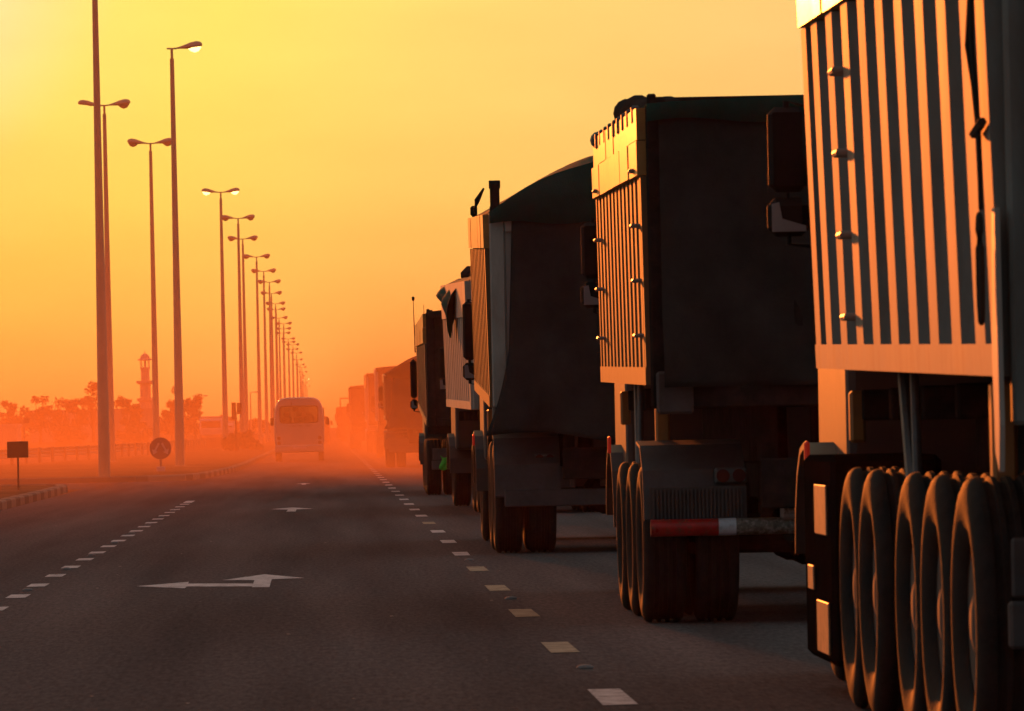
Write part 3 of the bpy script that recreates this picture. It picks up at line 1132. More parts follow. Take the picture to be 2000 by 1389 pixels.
m.grid(30, 14, drape)
m.build('slipped_tarp', M['net_green'], t4, True, .015)
m = MB()
m.cbox((-1.0, 8.7, 3.72), (1.0, 9.15, 4.0), .1)
m.build('tarp_roll', M['net_black'], t4, True)

# fifth truck, dark
t5, S5 = truck('dark dump truck with yellow band, the last clear one before the dust', 1.96, 120.0, R(.3), 2.45, 8.0, (1.35, 1.75), (3.55, 3.45), .02, 9, .24, .08,
               (.28, .30), 'bed_dark', 'band', 'plain', 'net_black', 'flat', 'net_black', .10, (.9, 2.3), .55, (), -.05, .35, 'cab_dark', 2.2,
               .0, 'plate', True, (.12, 2.75, .80, .14), 1, .14, TG, 'steel_dark', guards=False)
m = MB()
m.tube([(-1.25, 8.9, 2.9), (-1.27, 8.9, 4.05)], [.014, .006], 6)
m.lathe([(.005, 3.98), (.03, 4.0), (.03, 4.06), (.005, 4.08)], 'z', 8, (-1.27, 8.9, 0))
m.tube([(-1.05, 8.9, 2.9), (-1.05, 8.9, 3.9)], [.010, .005], 6)
m.build('antenna', M['steel_dark'], t5)
m = MB()
m.grid(8, 8, lambda u, v: (-.93 + .15 * u + .03 * math.sin(5 * v), -.36 + .03 * math.sin(9 * u + 4 * v), 0.77 - .25 * v - .04 * math.sin(3 * u)))
rag = m.build('hanging_rag', M['rag'], None, True, .01)
rag.location = (3.14, 120.48, 0)
tag(rag, 'bright green rag hanging low at the back of the dark dump truck', 'rag')

# trucks fading into the dust
truck('hazy dump truck with bulging covered load, first inside the dust', 1.93, 200.0, 0, 2.5, 6.8, (1.55, 1.6), (3.0, 3.1), .02, 9, .25, .08, (.25,), 'bed_red', None, 'drape', 'net_black',
      'heap', 'net_black', .62, (.9, 2.3), .55, (), -.05, .4, 'cab_dark', 2.3, .0, 'plate', True, (.15, 2.7, .5, .2), 1, .14, TG, None)
truck('hazy pale dump truck just peeking out beyond the bulging load', 2.14, 262.0, 0, 2.5, 6.8, (1.55, 1.6), (3.75, 3.85), .02, 9, .25, .08, (.25,), 'bed_white', None, 'net', 'net_black',
      'flat', 'net_black', .1, (.9, 2.3), .55, (), -.05, .4, 'cab_dark', 2.3, .0, 'plate', True, (.15, 2.7, .5, .2), 0, .14, TG, None)
truck('tall hazy pale dump truck with lit yellow side behind the dark-tailed one', 2.06, 312.0, R(.4), 2.5, 7.5, (1.55, 1.6), (3.95, 4.0), .02, 9, .25, .08, (.7,), 'bed_white', 'band', 'net', 'net_black',
      'flat', 'net_black', .1, (.9, 2.3), .55, (), -.05, .4, 'cab_white', 2.3, .0, 'plate', True, (.15, 2.7, .5, .2), 0, .14, TG, None)
truck('hazy square-backed dump truck far ahead, standing farthest left in the queue', 1.36, 357.0, 0, 2.5, 6.8, (1.5, 1.6), (3.6, 3.6), .02, 9, .25, .08, (.25,), 'bed_dark', None, 'net', 'net_black',
      'flat', 'net_black', .12, (.9, 2.3), .55, (), -.05, .4, 'cab_dark', 2.3, .0, 'plate', True, (.15, 2.7, .5, .2), 0, .14, TG, None)
te, SE = truck('tiny hazy dump truck with an open frame above its bed, near the vanishing point', 1.2, 545.0, 0, 2.5, 6.8, (1.5, 1.6), (3.0, 3.0), .02, 9, .25, .08, (.25,), 'bed_dark', None, 'net', 'net_black',
               'flat', 'net_black', .1, (.9, 2.3), .55, (), -.05, .4, 'cab_dark', 2.3, .0, 'plate', True, (.15, 2.7, .5, .2), 0, .14, TG, None)
m = MB()
for x in (-1.2, 1.2):
    m.box((x - .05, .1, 3.0), (x + .05, .2, 3.75))
m.box((-1.25, .1, 3.76), (1.25, .2, 3.86))
m.build('load_frame', M['steel_dark'], te)
truck('faintest dump truck in the queue, nearly lost in the haze', 1.1, 690.0, 0, 2.5, 6.8, (1.5, 1.6), (3.4, 3.4), .02, 9, .25, .08, (.25,), 'bed_dark', None, 'net', 'net_black',
      'flat', 'net_black', .1, (.9, 2.3), .55, (), -.05, .4, 'cab_dark', 2.3, .0, 'plate', True, (.15, 2.7, .5, .2), 0, .14, TG, None)


# ------------------------------------------------------------------ minibus
def loop(fn, n):
    return [fn(2 * math.pi * k / n) for k in range(n)]


def superell(a, w, h, e):
    c, s = math.cos(a), math.sin(a)
    return (w * math.copysign(abs(c) ** e, c), h * math.copysign(abs(s) ** e, s))


def bus(label, cx, y, W, H, L, name='minibus', paint='bus_white', zfloor=.42, taper=.86, cat='minibus', text=True, rear=(.70, .30, .74)):
    root = tag(empty(name, (cx, y, 0)), label, cat)
    n = 48
    zc, hh = (zfloor + H) / 2, (H - zfloor) / 2

    def ring(yy, sc, dz=0.0):
        r = []
        for k in range(n):
            x, z = superell(2 * math.pi * k / n, W / 2, hh, .34)
            u = max(0, z / hh)
            x *= 1 - (1 - taper) * u ** 2.2
            r.append((x * sc, yy, zc + z * sc + dz))
        return r
    rings = [ring(.0, .955), ring(.06, .985), ring(.22, 1.0), ring(1.5, 1.0), ring(L * .6, 1.0), ring(L - .9, 1.0), ring(L - .35, .985), ring(L, .93)]
    m = MB()
    vs, fs = [], []
    wz = zc + rear[1] * hh * 1.0 + .06

    def win(yy, w, h):
        return [(superell(2 * math.pi * k / n, w, h, .22)[0], yy, wz + superell(2 * math.pi * k / n, w, h, .22)[1]) for k in range(n)]
    allr = [win(.012, W / 2 * rear[2], hh * .30)] + rings + [win(L - .02, W / 2 * .80, hh * .36)]
    for r_ in allr:
        vs += r_
    for i in range(len(allr) - 1):
        for k in range(n):
            k2 = (k + 1) % n
            fs.append((i * n + k, i * n + k2, (i + 1) * n + k2, (i + 1) * n + k))
    m.add(vs, fs)
    body = m.build('body', M[paint], root, True, 0.0)
    for (yy, nm, w, h) in ((.02, 'rear_window', W / 2 * rear[2] + .012, hh * .30 + .012), (L - .03, 'windscreen', W / 2 * .80 + .01, hh * .36 + .01)):
        g = MB()
        pl = [(p_[0], p_[2]) for p_ in win(0, w, h)]
        g.prism(pl, yy, yy + .006, 'y')
        g.build(nm, M['glass'], root)
    fr = MB()
    outer = win(-.004, W / 2 * rear[2] + .035, hh * .30 + .035)
    inner = win(-.004, W / 2 * rear[2] - .01, hh * .30 - .01)
    o2 = [(p_[0], .03, p_[2]) for p_ in outer]
    nn = n
    fr.add(outer + inner + o2, [(k, (k + 1) % nn, nn + (k + 1) % nn, nn + k) for k in range(nn)] + [(k, (k + 1) % nn, 2 * nn + (k + 1) % nn, 2 * nn + k) for k in range(nn)])
    fr.build('window_seal', M['plastic'], root)
    fl = MB()
    fl.box((-W / 2 + .1, .25, zfloor + .06), (W / 2 - .1, L - .4, zfloor + .14))
    fl.build('floor', M['seat'], root)
    for s in (-1, 1):
        for k in range(4):
            g = MB()
            y0 = .6 + k * (L - 1.6) / 4
            g.cbox((s * (W / 2 - .03), y0, wz - .30), (s * (W / 2 + .006), y0 + (L - 1.6) / 4 - .12, wz + .28), .02)
            g.build('side_window', M['glass_dark'], root)
    se = MB()
    for yy in (.9, 2.0, 3.1):
        for x in (-.52, .38, .0):
            se.cbox((x - .21, yy, zfloor + .14), (x + .21, yy + .12, wz - .08 + .06 * (x > 0)), .05)
            se.cbox((x - .11, yy + .02, wz - .09), (x + .11, yy + .10, wz + .10), .04)
    se.cbox((-.28, L * .55, wz + .12), (-.02, L * .55 + .04, wz + .26), .02)
    se.build('seats', M['seat'], root)
    bp = MB()
    bp.cbox((-W / 2 * .97, -.10, zfloor - .06), (W / 2 * .97, .10, zfloor + .24), .05)
    bp.build('bumper', M[paint], root)
    pl = MB()
    pl.cbox((-.26, -.118, zfloor + .06), (.26, -.102, zfloor + .18), .008)
    pl.build('number_plate', M['sign_white'], root)
    for s in (-1, 1):
        for z in (.94, .74):
            l = MB()
            l.lathe([(.085, -.015), (.075, -.03), (.02, -.036)], 'y', 16, (s * (W / 2 - .19), .03, z))
            l.build('tail_lamp', M['tail_off'], root)
    em = MB()
    em.lathe([(.08, -.01), (.06, -.016)], 'y', 16, (0, .02, .74), (1.3, .8))
    em.build('emblem', M['plastic'], root)
    wp = MB()
    wp.tube([(-.3, -.01, wz + .50), (-.3, -.02, wz + .36), (-.12, -.02, wz + .20)], .012, 6)
    wp.build('wiper', M['plastic'], root)
    if text:
        tx = MB()
        random.seed(3)
        x = -.42
        while x < .42:
            w = random.uniform(.025, .05)
            if random.random() > .15:
                tx.box((x, -.012, wz - hh * .30 - .17), (x + .012, .02, wz - hh * .30 - .115))
                tx.box((x + .013, -.012, wz - hh * .30 - random.choice((.13, .15, .165)) - .006), (x + w, .02, wz - hh * .30 - random.choice((.122, .118))))
            x += w + .02
        tx.build('lettering', M['steel_grey'], root)
    for (yy) in (.75, L - 1.2):
        for s in (-1, 1):
            wheel(root, s * (W / 2 - .15), yy, .36, .22, s)
    for s in (-1, 1):
        mr = MB()
        mr.tube([(s * (W / 2 - .08), L - .55, 1.75), (s * (W / 2 + .14), L - .5, 1.78)], .015, 6)
        mr.cbox((s * (W / 2 + .05), L - .54, 1.45), (s * (W / 2 + .2), L - .46, 1.76), .03)
        mr.build('mirror', M['plastic'], root)
    return root


bc = at(585.5, 890, 247)
bus('white minibus seen from behind, driving ahead of the camera', bc.x, 247, 2.02, 2.58, 6.6)
bus('dark van half hidden beyond the right side of the minibus', -.70, 480, 1.95, 2.2, 4.8, 'van', 'bed_dark', .35, .86, 'van', False)


# ------------------------------------------------------------------ street lamps
def head_mesh(s):
    m = MB()
    # teardrop housing along x, thin at the pole and deep near its outer end
    st_ = [(.16, .035, .035), (.30, .05, .055), (.48, .11, .10), (.66, .16, .15), (.86, .18, .165), (1.0, .14, .12), (1.06, .05, .05)]
    vs, fs = [], []
    n = 12
    for (x, w, h) in st_:
        zc = .12 * (x - .1) + .02
        for k in range(n):
            a = 2 * math.pi * k / n
            zz = math.sin(a) * h
            if zz < 0:
                zz *= .55
            vs.append((s * x, math.cos(a) * w, zc + zz))
    for i in range(len(st_) - 1):
        for k in range(n):
            fs.append((i * n + k, i * n + (k + 1) % n, (i + 1) * n + (k + 1) % n, (i + 1) * n + k))
    fs += [tuple(range(n)), tuple((len(st_) - 1) * n + k for k in range(n))]
    m.add(vs, fs)
    b = MB()
    vs, fs = [], []
    st2 = [(.58, .04, .02), (.67, .11, .11), (.80, .14, .17), (.93, .125, .14), (1.02, .05, .03)]
    for (x, w, h) in st2:
        zc = .12 * (x - .1) + .005
        for k in range(n):
            a = 2 * math.pi * k / n
            zz = math.sin(a) * (h + .01)
            if zz > 0:
                zz *= .2
            vs.append((s * x, math.cos(a) * w, zc - .035 + zz))
    for i in range(len(st2) - 1):
        for k in range(n):
            fs.append((i * n + k, i * n + (k + 1) % n, (i + 1) * n + (k + 1) % n, (i + 1) * n + k))
    fs += [tuple(range(n)), tuple((len(st2) - 1) * n + k for k in range(n))]
    b.add(vs, fs)
    return m, b


LH = 14.5
pm = MB()
pm.tube([(0, 0, 0), (0, 0, 1.2), (0, 0, 7), (0, 0, LH - .32)], [.165, .158, .115, .072], 10)
pm.tube([(0, 0, LH - .322), (0, 0, LH + .03)], .045, 10)
pm.cbox((-.22, -.22, -.05), (.22, .22, .03), .01)
PD = pm.build('pole', M['pole'], None, True).data
ar = MB()
ar.tube([(-.17, 0, LH + .03), (0, 0, LH + .02), (.17, 0, LH + .03)], .03, 8)
AD = ar.build('arm', M['pole'], None, True).data
HD = {}
for s in (-1, 1):
    h, b = head_mesh(s)
    HD[s] = (h.build('lamp_head', M['pole'], None, True).data, b.build('bowl', M['lamp_off'], None, True).data)
for o in list(C.objects):
    if o.name.split('.')[0] in ('pole', 'arm', 'lamp_head', 'bowl') and o.parent is None:
        bpy.data.objects.remove(o)


def lamp(x, d, label, sides=(-1, 1), lit=(None, None), rz=0.0, sc=1.0):
    r = tag(empty('street_lamp', (x, d, .1), rz), label, 'street lamp', 'street lamps along the median')
    r.scale = (1, 1, sc)
    for nm, da in (('pole', PD), ('arm', AD)):
        o = bpy.data.objects.new(nm, da)
        C.objects.link(o)
        o.parent = r
    for s in sides:
        o = bpy.data.objects.new('lamp_head', HD[s][0])
        C.objects.link(o)
        o.parent = r
        o.location = (0, 0, LH)
        b = bpy.data.objects.new('bowl', HD[s][1])
        C.objects.link(b)
        b.parent = o
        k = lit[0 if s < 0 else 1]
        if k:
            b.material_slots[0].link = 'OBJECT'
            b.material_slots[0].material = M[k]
    return r


spec = [((205, 940), 170, None, 'thickest lamp pole at the left, its top out of the picture', (-1, 1), (None, None)),
        ((204, 208), None, 1, 'hazy double lamp right behind the thickest pole, left bowl yellow', (-1, 1), ('bowl_sunlit_dull', None)),
        ((294, 282), None, 1, 'double-headed lamp rising behind the round arrow sign', (-1, 1), (None, None)),
        ((335.5, 97), None, 1, 'lamp with one sunlit head on its right, no head on the left', (1,), (None, 'bowl_sunlit')),
        ((431, 377), None, 1, 'double-headed lamp with both bowls sunlit white', (-1, 1), ('bowl_sunlit', 'bowl_sunlit')),
        ((465, 428), None, 1, 'unlit double lamp next after the one with two sunlit bowls', (-1, 1), (None, None)),
        ((474, 468), None, 1, 'unlit double lamp whose left head crosses the pole before it', (-1, 1), (None, None)),
        ((501, 503), None, 1, 'double lamp standing clear to the right of three closer poles', (-1, 1), (None, None)),
        ((515, 531), None, 1, 'double lamp whose arms stand level with the roof of the dark cab roll', (-1, 1), (None, None)),
        ((526, 552), None, 1, 'double lamp just above the left edge of the minibus, highest there', (-1, 1), (None, None))]
spec[8] = spec[8][:3] + ('double lamp second down the slope before the dense cluster of poles',) + spec[8][4:]
for (px, py), d, _, lb, sides, lit in spec:
    if d is None:
        v = -(px - VX) * sr - (py - VY) * cr
        d = (LH + .1 - CAMH) * F / v
        p = at(px, py, d)
        lamp(p.x, d, lb, sides, lit)
    else:
        p = ground(px, py)
        lamp(p.x, d, lb, sides, lit)
far = [(530, 574), (538, 594), (539.5, 605.5), (545, 622), (554, 633), (553.6, 643), (553, 651.6), (563, 662.7), (564, 669), (572, 674), (571, 683), (579, 690), (581, 703), (586, 713), (589.6, 718),
       (592, 727), (588, 735), (597, 741), (595, 748), (600, 755)]
for k, (px, py) in enumerate(far):
    v = -(px - VX) * sr - (py - VY) * cr
    d = (LH + .1 - CAMH) * F / v
    p = at(px, py, d)
    lamp(p.x, d, 'tiny hazy double lamp among the crowded far poles above the minibus', (-1, 1), (None, None) if k not in (14, 16, 17) else ('bowl_sunlit', 'bowl_sunlit') if k == 17 else ('bowl_sunlit_dull', None))

# ------------------------------------------------------------------ signs, signal, guardrail
r = tag(empty('road_sign', tuple(ground(38, 968)) [:2] + (.12,)), 'small blank black rectangular sign on a thin post at the left kerb', 'sign')
m = MB()
m.tube([(0, .02, 0), (0, .02, 1.0)], .022, 8)
m.build('post', M['sign_black'], r)
m = MB()
m.cbox((-.235, -.02, .72), (.235, 0, 1.08), .01)
m.build('panel', M['sign_black'], r)

p = ground(315, 928)
r = tag(empty('round_sign', (p.x, p.y, .1)), 'low round sign with two white arrows pointing down either side', 'sign')
m = MB()
m.tube([(0, .03, 0), (0, .03, .9)], .035, 8)
m.build('post', M['steel_grey'], r)
m = MB()
m.cbox((-.13, -.1, -.02), (.13, .16, .16), .02)
m.build('footing', M['sign_white'], r)
m = MB()
m.lathe([(.335, -.01), (.335, .012)], 'y', 40, (0, 0, .72))
pn = m.build('panel', M['sign_blue'], r)
m = MB()
for s in (-1, 1):
    c, q = math.cos(R(28)), math.sin(R(28))

    def rot(a, b):
        return (s * (a * c - b * q + .14), .70 + (a * q + b * c))
    # each arrow leans outwards to its foot
    m.prism([rot(-.03, .2), rot(.03, .2), rot(.03, -.05), rot(.10, -.05), rot(0, -.19), rot(-.10, -.05), rot(-.03, -.05)][::1], -.018, -.011, 'y')
m.build('arrow', M['sign_white'], pn)

p = at(53, 833, 350)
r = tag(empty('road_sign', (p.x, 350, 0)), 'tiny square sign on a tall thin post behind the black sign', 'sign')
m = MB()
m.tube([(-.13, .02, 0), (-.13, .02, 2.3)], .025, 6)
m.build('post', M['steel_grey'], r)
m = MB()
m.cbox((-.16, -.02, 1.9), (.17, 0, 2.22), .01)
m.build('panel', M['sign_black'], r)

p = at(461, 830, 338)
r = tag(empty('traffic_signal', (p.x, 338, .1)), 'traffic signal head on its pole between the lamp poles', 'traffic signal')
m = MB()
m.tube([(0, .1, 0), (0, .1, 2.2)], .055, 8)
m.build('pole', M['steel_dark'], r)
for x0_, w, z, h in ((-.10, .24, 1.75, .95), (.20, .26, 2.05, .62)):
    m = MB()
    m.cbox((x0_ - w / 2, -.05, z), (x0_ + w / 2, .12, z + h), .02)
    hd = m.build('signal_head', M['plastic'], r)
    m = MB()
    for k in range(3):
        m.lathe([(h / 9, -.06), (h / 9, -.051)], 'y', 12, (x0_, 0, z + h * (k + .5) / 3))
    m.build('lens', M['tail_off'], hd)

# guardrail: beam along the curve, one post every few metres
gp = []
for (d0, x0_), (d1, x1_) in zip(GR, GR[1:]):
    nseg = max(2, int((d1 - d0) / 4.8))
    for k in range(nseg):
        t = k / nseg
        gp.append((x0_ + (x1_ - x0_) * t, d0 + (d1 - d0) * t))
root = tag(empty('guardrail', (gp[0][0], gp[0][1], 0)), 'galvanised guardrail curving along the median edge', 'guardrail')
ox, oy = gp[0]
m = MB()
prof = [(0, .30), (.0, .36), (-.05, .42), (-.05, .46), (.0, .50), (.0, .52), (-.05, .56), (-.05, .60), (.0, .66), (.0, .70)]
rings = []
for x, y in gp:
    rings.append([(x - ox + a_ , y - oy, b_ + .03) for a_, b_ in prof] + [(x - ox + a_ + .02, y - oy, b_ + .03) for a_, b_ in prof[::-1]])
n = len(rings[0])
m.add([q for r_ in rings for q in r_], [(i * n + k, i * n + (k + 1) % n, (i + 1) * n + (k + 1) % n, (i + 1) * n + k) for i in range(len(rings) - 1) for k in range(n)])
m.build('rail_beam', M['steel_grey'], root)
po = MB()
po.cbox((-.06, -.06, -.1), (.06, .06, .75), .01)
pd = po.build('post', M['steel_grey'], root)
pd.location = (gp[0][0] - ox + .1, 0, 0)
for x, y in gp[1:88]:
    c = pd.copy()
    C.objects.link(c)
    c.parent = root
    c.location = (x - ox + .1, y - oy, 0)


# ------------------------------------------------------------------ far left: trees, building, minaret, traffic
def tree(x, d, h, w, label, seed, nleaf=900, name='tree', low=.30, cat='tree', group='hazy trees at the left', leaf=.16):
    rnd = random.Random(seed)
    root = tag(empty(name, (x, d, 0)), label, cat, group)
    tk = MB()
    ends = []
    if name == 'tree':
        tk.tube([(0, 0, -.1), (.05 * h * rnd.uniform(-.4, .4), 0, h * low)], [.035 * h, .022 * h], 7)
        bx = tk.v[-4][0]
    nl = 11
    for k in range(nl):
        a = 2 * math.pi * k / nl + rnd.uniform(-.3, .3)
        rr_ = w / 2 * rnd.uniform(.35, .95)
        zz = h * rnd.uniform(low + .08, .93)
        rr_ *= math.sqrt(max(.12, 1 - ((zz / h - .55) / .5) ** 2))
        e = Vector((rr_ * math.cos(a), rr_ * math.sin(a), zz))
        ends.append(e)
        mid = e * .5 + Vector((0, 0, h * low * .55))
        tk.tube([(0, 0, h * low * .8), mid, e], [.014 * h, .009 * h, .003 * h], 5)
    tk.build('trunk', M['trunk'], root)
    lf = MB()
    for e in ends:
        cr_ = w * rnd.uniform(.13, .24)
        for _ in range(nleaf // nl):
            q = Vector((rnd.gauss(0, 1), rnd.gauss(0, 1), rnd.gauss(0, .8)))
            q = q.normalized() * cr_ * rnd.random() ** .45
            p_ = e + q
            if p_.z < .15:
                p_.z = .15
            s_ = leaf * rnd.uniform(.6, 1.5)
            t_ = Vector((rnd.gauss(0, 1), rnd.gauss(0, 1), rnd.gauss(0, 1))).normalized()
            b_ = t_.orthogonal().normalized()
            lf.add([p_ - t_ * s_, p_ + b_ * s_ * .45, p_ + t_ * s_, p_ - b_ * s_ * .45], [(0, 1, 2, 3)])
    lf.build('crown', M['leaf'], root)
    return root


def tpix(px, topy, d):
    p_ = at(px, topy, d)
    return p_.x, p_.z


for (px, ty, wpx, lb, sd_) in [(28, 778, 66, 'low hazy tree at the left picture edge', 1), (72, 774, 60, 'hazy round tree above the tiny square sign', 2), (112, 770, 58, 'hazy wispy tree right of the one above the tiny square sign', 3),
                              (143, 774, 44, 'low hazy tree under the left side of the tallest one', 4), (168, 743, 58, 'tallest hazy tree just left of the thickest lamp pole', 5), (234, 763, 44, 'hazy slender tree just right of the two close lamp poles', 6),
                              (256, 778, 32, 'small hazy tree beside the minaret base', 7), (322, 752, 62, 'big dense hazy tree between the minaret and the single-headed lamp', 8), (366, 763, 42, 'wispy hazy tree right of the single-headed lamp', 9), (345, 785, 70, 'low spreading hazy tree below the wispy one', 10)]:
    x, z = tpix(px, ty, 700)
    tree(x, 700 + sd_ * 4, z, wpx / 17.1, lb, sd_, 1500 if sd_ in (8, 10) else 800, low=.12 if sd_ in (8, 10) else .28, leaf=.20)
for (px, ty, wpx, d, lb, sd_) in [(130, 836, 78, 520, 'rounded dome-shaped bush behind the guardrail at the left', 21), (452, 850, 34, 345, 'dark low bush at the foot of the lamp with two sunlit bowls', 22),
                                  (474, 842, 34, 365, 'dark taller bush under the traffic signal', 23), (496, 858, 28, 352, 'small dark bush rightmost of the three by the signal', 24), (262, 838, 70, 620, 'wide hazy bush in front of the minaret', 25)]:
    x, z = tpix(px, ty, d)
    tree(x, d, max(z, .7), wpx * d / 12000, lb, sd_, 1500, 'bush', .05, 'bush', 'bushes along the median', .13)
# far treeline as one mass
rnd = random.Random(77)
lf = MB()
for k in range(5200):
    x = rnd.uniform(-150, -13)
    hmax = 4.6 + 1.2 * math.sin(x * .23) + .8 * math.sin(x * .71 + 1)
    if x > -32:
        hmax *= .72
    if x > -22:
        hmax *= .75
    p_ = Vector((x, 1500 + rnd.uniform(-6, 6), rnd.random() ** .7 * hmax))
    s_ = rnd.uniform(.4, .9)
    t_ = Vector((rnd.gauss(0, 1), rnd.gauss(0, .6), rnd.gauss(0, 1))).normalized()
    b_ = t_.orthogonal().normalized()
    lf.add([p_ - t_ * s_, p_ + b_ * s_ * .6, p_ + t_ * s_, p_ - b_ * s_ * .6], [(0, 1, 2, 3)])
tag(lf.build('far_treeline', M['leaf']), 'far hazy line of trees along the horizon at the left', 'trees', kind='stuff')


def house(px0, px1, topy, d, depth, label, mt='wall'):
    a, b = at(px0, topy, d), at(px1, topy, d)
    root = tag(empty('building', ((a.x + b.x) / 2, d, 0)), label, 'building', 'low buildings behind the guardrail')
    hw = (b.x - a.x) / 2
    h = a.z
    m_ = MB()
    m_.box((-hw, 0, -.2), (hw, depth, h - .3))
    m_.build('wall', M[mt], root)
    m_ = MB()
    m_.box((-hw - .12, -.12, h - .299), (hw + .12, depth + .12, h))
    m_.build('parapet', M[mt], root)
    for k in range(int(hw * 2 / 4)):
        x = -hw + 2 + k * 4
        m_ = MB()
        m_.box((x - .5, -.04, h * .45), (x + .5, -.003, h * .45 + 1.1))
        m_.build('window', M['glass_dark'], root)
    return root


house(60, 300, 802, 820, 12, 'long low flat-roofed building below the minaret')
house(-20, 34, 829, 600, 9, 'small pale flat-roofed building at the left picture edge', 'stone')

p = at(286, 820, 1600)
root = tag(empty('minaret', (p.x, 1600, 0)), 'hazy minaret tower with two balconies and a domed top', 'minaret')


def zz(y):
    return 1.4 + (839.4 - y) * 1600 / F


m = MB()
m.lathe([(1.75, -.2), (1.72, zz(781)), (1.40, zz(780)), (1.38, zz(748)), (1.12, zz(746)), (1.10, zz(722)), (1.3, zz(721)), (1.3, zz(718))], 'z', 12)
m.build('shaft', M['stone'], root)
for y, rr_ in ((781, 2.25), (747, 2.35)):
    m = MB()
    m.lathe([(1.6, zz(y + 4)), (rr_, zz(y + 1.5)), (rr_, zz(y - 3)), (rr_ - .2, zz(y - 3)), (rr_ - .2, zz(y)), (1.3, zz(y))], 'z', 12)
    m.build('balcony', M['stone'], root)
m = MB()
for k in range(8):
    a = 2 * math.pi * k / 8
    m.tube([(1.15 * math.cos(a), 1.15 * math.sin(a), zz(718)), (1.15 * math.cos(a), 1.15 * math.sin(a), zz(704))], .10, 6)
m.lathe([(.32, zz(718)), (.32, zz(704))], 'z', 8)
m.build('lantern', M['stone'], root)
m = MB()
m.lathe([(1.3, zz(704.5)), (2.0, zz(703.5)), (1.9, zz(702)), (1.25, zz(700)), (1.15, zz(697)), (.8, zz(693)), (.25, zz(690.5)), (.08, zz(690)), (.08, zz(685))], 'z', 14)
m.build('dome', M['stone'], root)

for px, py, d, lb, sides in ((391, 774, 1500, 'thin far T-shaped lamp right of the wispy tree', (-1, 1)), (489, 767, 1150, 'thin far lamp with a small arm between two close poles', (1,))):
    p = at(px, py, d)
    r = tag(empty('street_lamp', (p.x, d, 0)), lb, 'street lamp')
    m = MB()
    m.tube([(0, 0, 0), (0, 0, p.z)], [.16, .09], 6)
    m.build('pole', M['pole'], r)
    m = MB()
    for s in sides:
        m.tube([(0, 0, p.z), (s * 1.5, 0, p.z + .1)], .07, 6)
        m.cbox((s * .9, -.2, p.z - .05), (s * 1.9, .2, p.z + .2), .06)
    m.build('lamp_head', M['galv'], r)


def cab_front_truck(px, topy, d, label):
    """a lorry coming the other way: cab front towards us, box body behind"""
    p_ = at(px, topy, d)
    root = tag(empty('lorry', (p_.x, d, 0)), label, 'lorry', 'lorries on the opposite carriageway')
    H = p_.z
    m_ = MB()
    m_.prism([(0, .5), (-.05, 1.3), (.25, H - .1), (.5, H), (1.8, H), (1.8, .7)], -1.15, 1.15, 'x')
    c = m_.build('cab', M['cab_white'], root)
    m_ = MB()
    m_.hexa([(-1.0, -.03, 1.45), (1.0, -.03, 1.45), (1.0, .1, 1.45), (-1.0, .1, 1.45), (-1.0, .19, H - .25), (1.0, .19, H - .25), (1.0, .3, H - .25), (-1.0, .3, H - .25)])
    m_.build('windscreen', M['glass_dark'], c)
    m_ = MB()
    m_.cbox((-1.22, 2.0, 1.1), (1.22, 8.2, H + .25), .05)
    m_.build('cargo_box', M['bed_white'], root)
    m_ = MB()
    m_.cbox((-1.15, -.12, .4), (1.15, .02, .75), .03)
    m_.build('bumper', M['steel_grey'], root)
    for s in (-1, 1):
        for y in (.9, 6.6):
            wheel(root, s * 1.0, y, .5, .3, s)
    for s in (-1, 1):
        m_ = MB()
        m_.lathe([(.1, -.14), (.1, -.125)], 'y', 12, (s * .85, 0, .6))
        m_.build('headlight', M['lamp_off'], root)
    return root


cab_front_truck(412, 818, 640, 'hazy white lorry on the opposite road, left of the traffic signal')
cab_front_truck(437, 827, 720, 'smaller hazy lorry close behind the white lorry on the opposite road')


# ------------------------------------------------------------------ air
def volume_mat(name, col, dens, g):
    m_ = bpy.data.materials.new(name)
    m_.use_nodes = True
    t = m_.node_tree
    t.nodes.clear()
    v = nd(t, 'ShaderNodeVolumePrincipled')
    v.inputs['Color'].default_value = (*col, 1)
    v.inputs['Density'].default_value = dens
    v.inputs['Anisotropy'].default_value = g
    o = nd(t, 'ShaderNodeOutputMaterial')
    t.links.new(v.outputs[0], o.inputs['Volume'])
    return m_, t, v


hz = MB()
hz.box((-2300, -90, -1.6), (2300, 4300, 30))
hm, _, _ = volume_mat('haze_air', (.95, .60, .50), .00004, .6)
tag(hz.build('haze', hm), 'warm evening haze over the whole road', 'haze', kind='stuff')

dm, dt, dv = volume_mat('dust_air', (.56, .285, .16), .01, .55)
g = nd(dt, 'ShaderNodeNewGeometry')
s = nd(dt, 'ShaderNodeSeparateXYZ')
dt.links.new(g.outputs['Position'], s.inputs[0])


def mrange(t, src, a, b, c, d):
    n_ = nd(t, 'ShaderNodeMapRange', interpolation_type='SMOOTHSTEP')
    n_.inputs[1].default_value, n_.inputs[2].default_value, n_.inputs[3].default_value, n_.inputs[4].default_value = a, b, c, d
    t.links.new(src, n_.inputs[0])
    return n_.outputs[0]


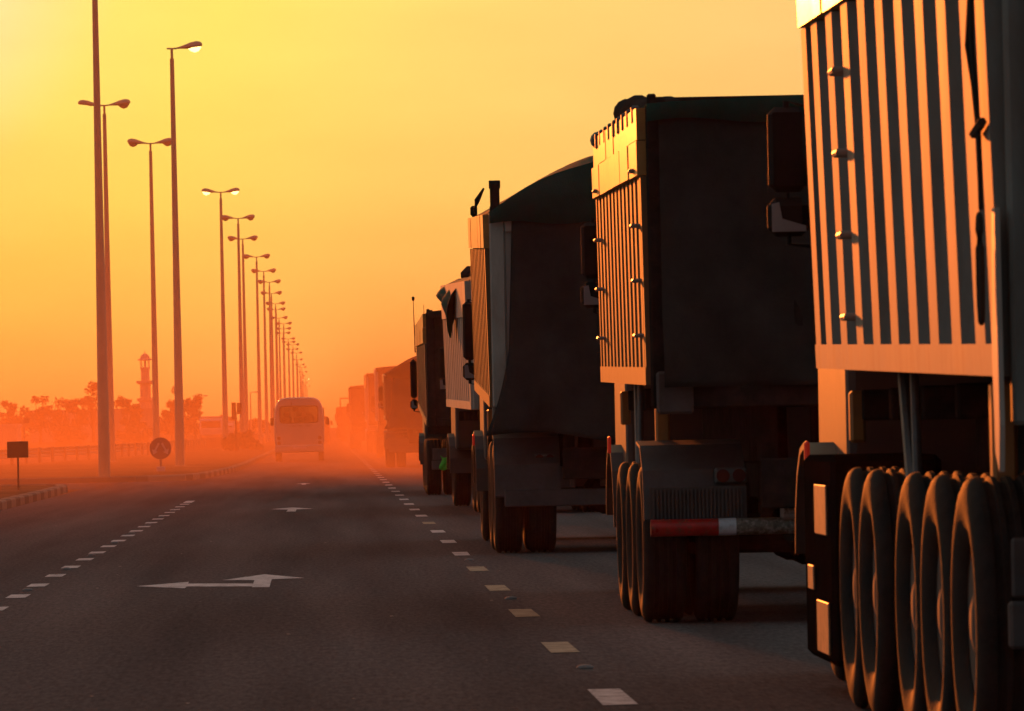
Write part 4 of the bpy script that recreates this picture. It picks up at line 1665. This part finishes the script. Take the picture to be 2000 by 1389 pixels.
yr_ = mrange(dt, s.outputs['Y'], 120, 158, 0, 1)
yf = mrange(dt, s.outputs['Y'], 200, 330, 1, .10)
zp = wmath(dt, 'MAXIMUM', s.outputs['Z'], 0.0)
low = wmath(dt, 'MULTIPLY', wmath(dt, 'MULTIPLY', wmath(dt, 'EXPONENT', wmath(dt, 'DIVIDE', zp, -1.8)), .0062), yf)
high = wmath(dt, 'MULTIPLY', wmath(dt, 'EXPONENT', wmath(dt, 'DIVIDE', zp, -14.0)), .00135)
nzd = nd(dt, 'ShaderNodeTexNoise')
nzd.inputs['Scale'].default_value = .055
nzd.inputs['Detail'].default_value = 2.0
dt.links.new(g.outputs['Position'], nzd.inputs['Vector'])
low = wmath(dt, 'MULTIPLY', low, mrange(dt, nzd.outputs[0], .34, .66, .45, 1.7))
left_veil = wmath(dt, 'MULTIPLY', mrange(dt, s.outputs['Y'], 45, 125, 0, 1), mrange(dt, s.outputs['X'], .5, -6.5, 0, 1))  # extra dust added at the left to veil the lamp poles orange
left_veil = wmath(dt, 'MULTIPLY', wmath(dt, 'MULTIPLY', left_veil, mrange(dt, s.outputs['Y'], 150, 200, 1, 0)), wmath(dt, 'MULTIPLY', wmath(dt, 'EXPONENT', wmath(dt, 'DIVIDE', zp, -14.0)), .0032))
plume = wmath(dt, 'MULTIPLY', mrange(dt, s.outputs['X'], -2.0, 3.5, 0, 1), mrange(dt, s.outputs['Y'], 130, 175, 0, 1))
plume = wmath(dt, 'MULTIPLY', wmath(dt, 'MULTIPLY', plume, mrange(dt, s.outputs['Y'], 240, 420, 1, .3)), wmath(dt, 'MULTIPLY', wmath(dt, 'EXPONENT', wmath(dt, 'DIVIDE', zp, -2.6)), .0105))
dn = wmath(dt, 'ADD', wmath(dt, 'ADD', left_veil, plume), wmath(dt, 'MULTIPLY', yr_, wmath(dt, 'ADD', low, high)))
dt.links.new(dn, dv.inputs['Density'])
db = MB()
db.box((-70, 44, -.8), (60, 480, 22))
tag(db.build('dust_cloud', dm), 'orange dust cloud hanging low over the road beyond the clear trucks', 'dust', kind='stuff')
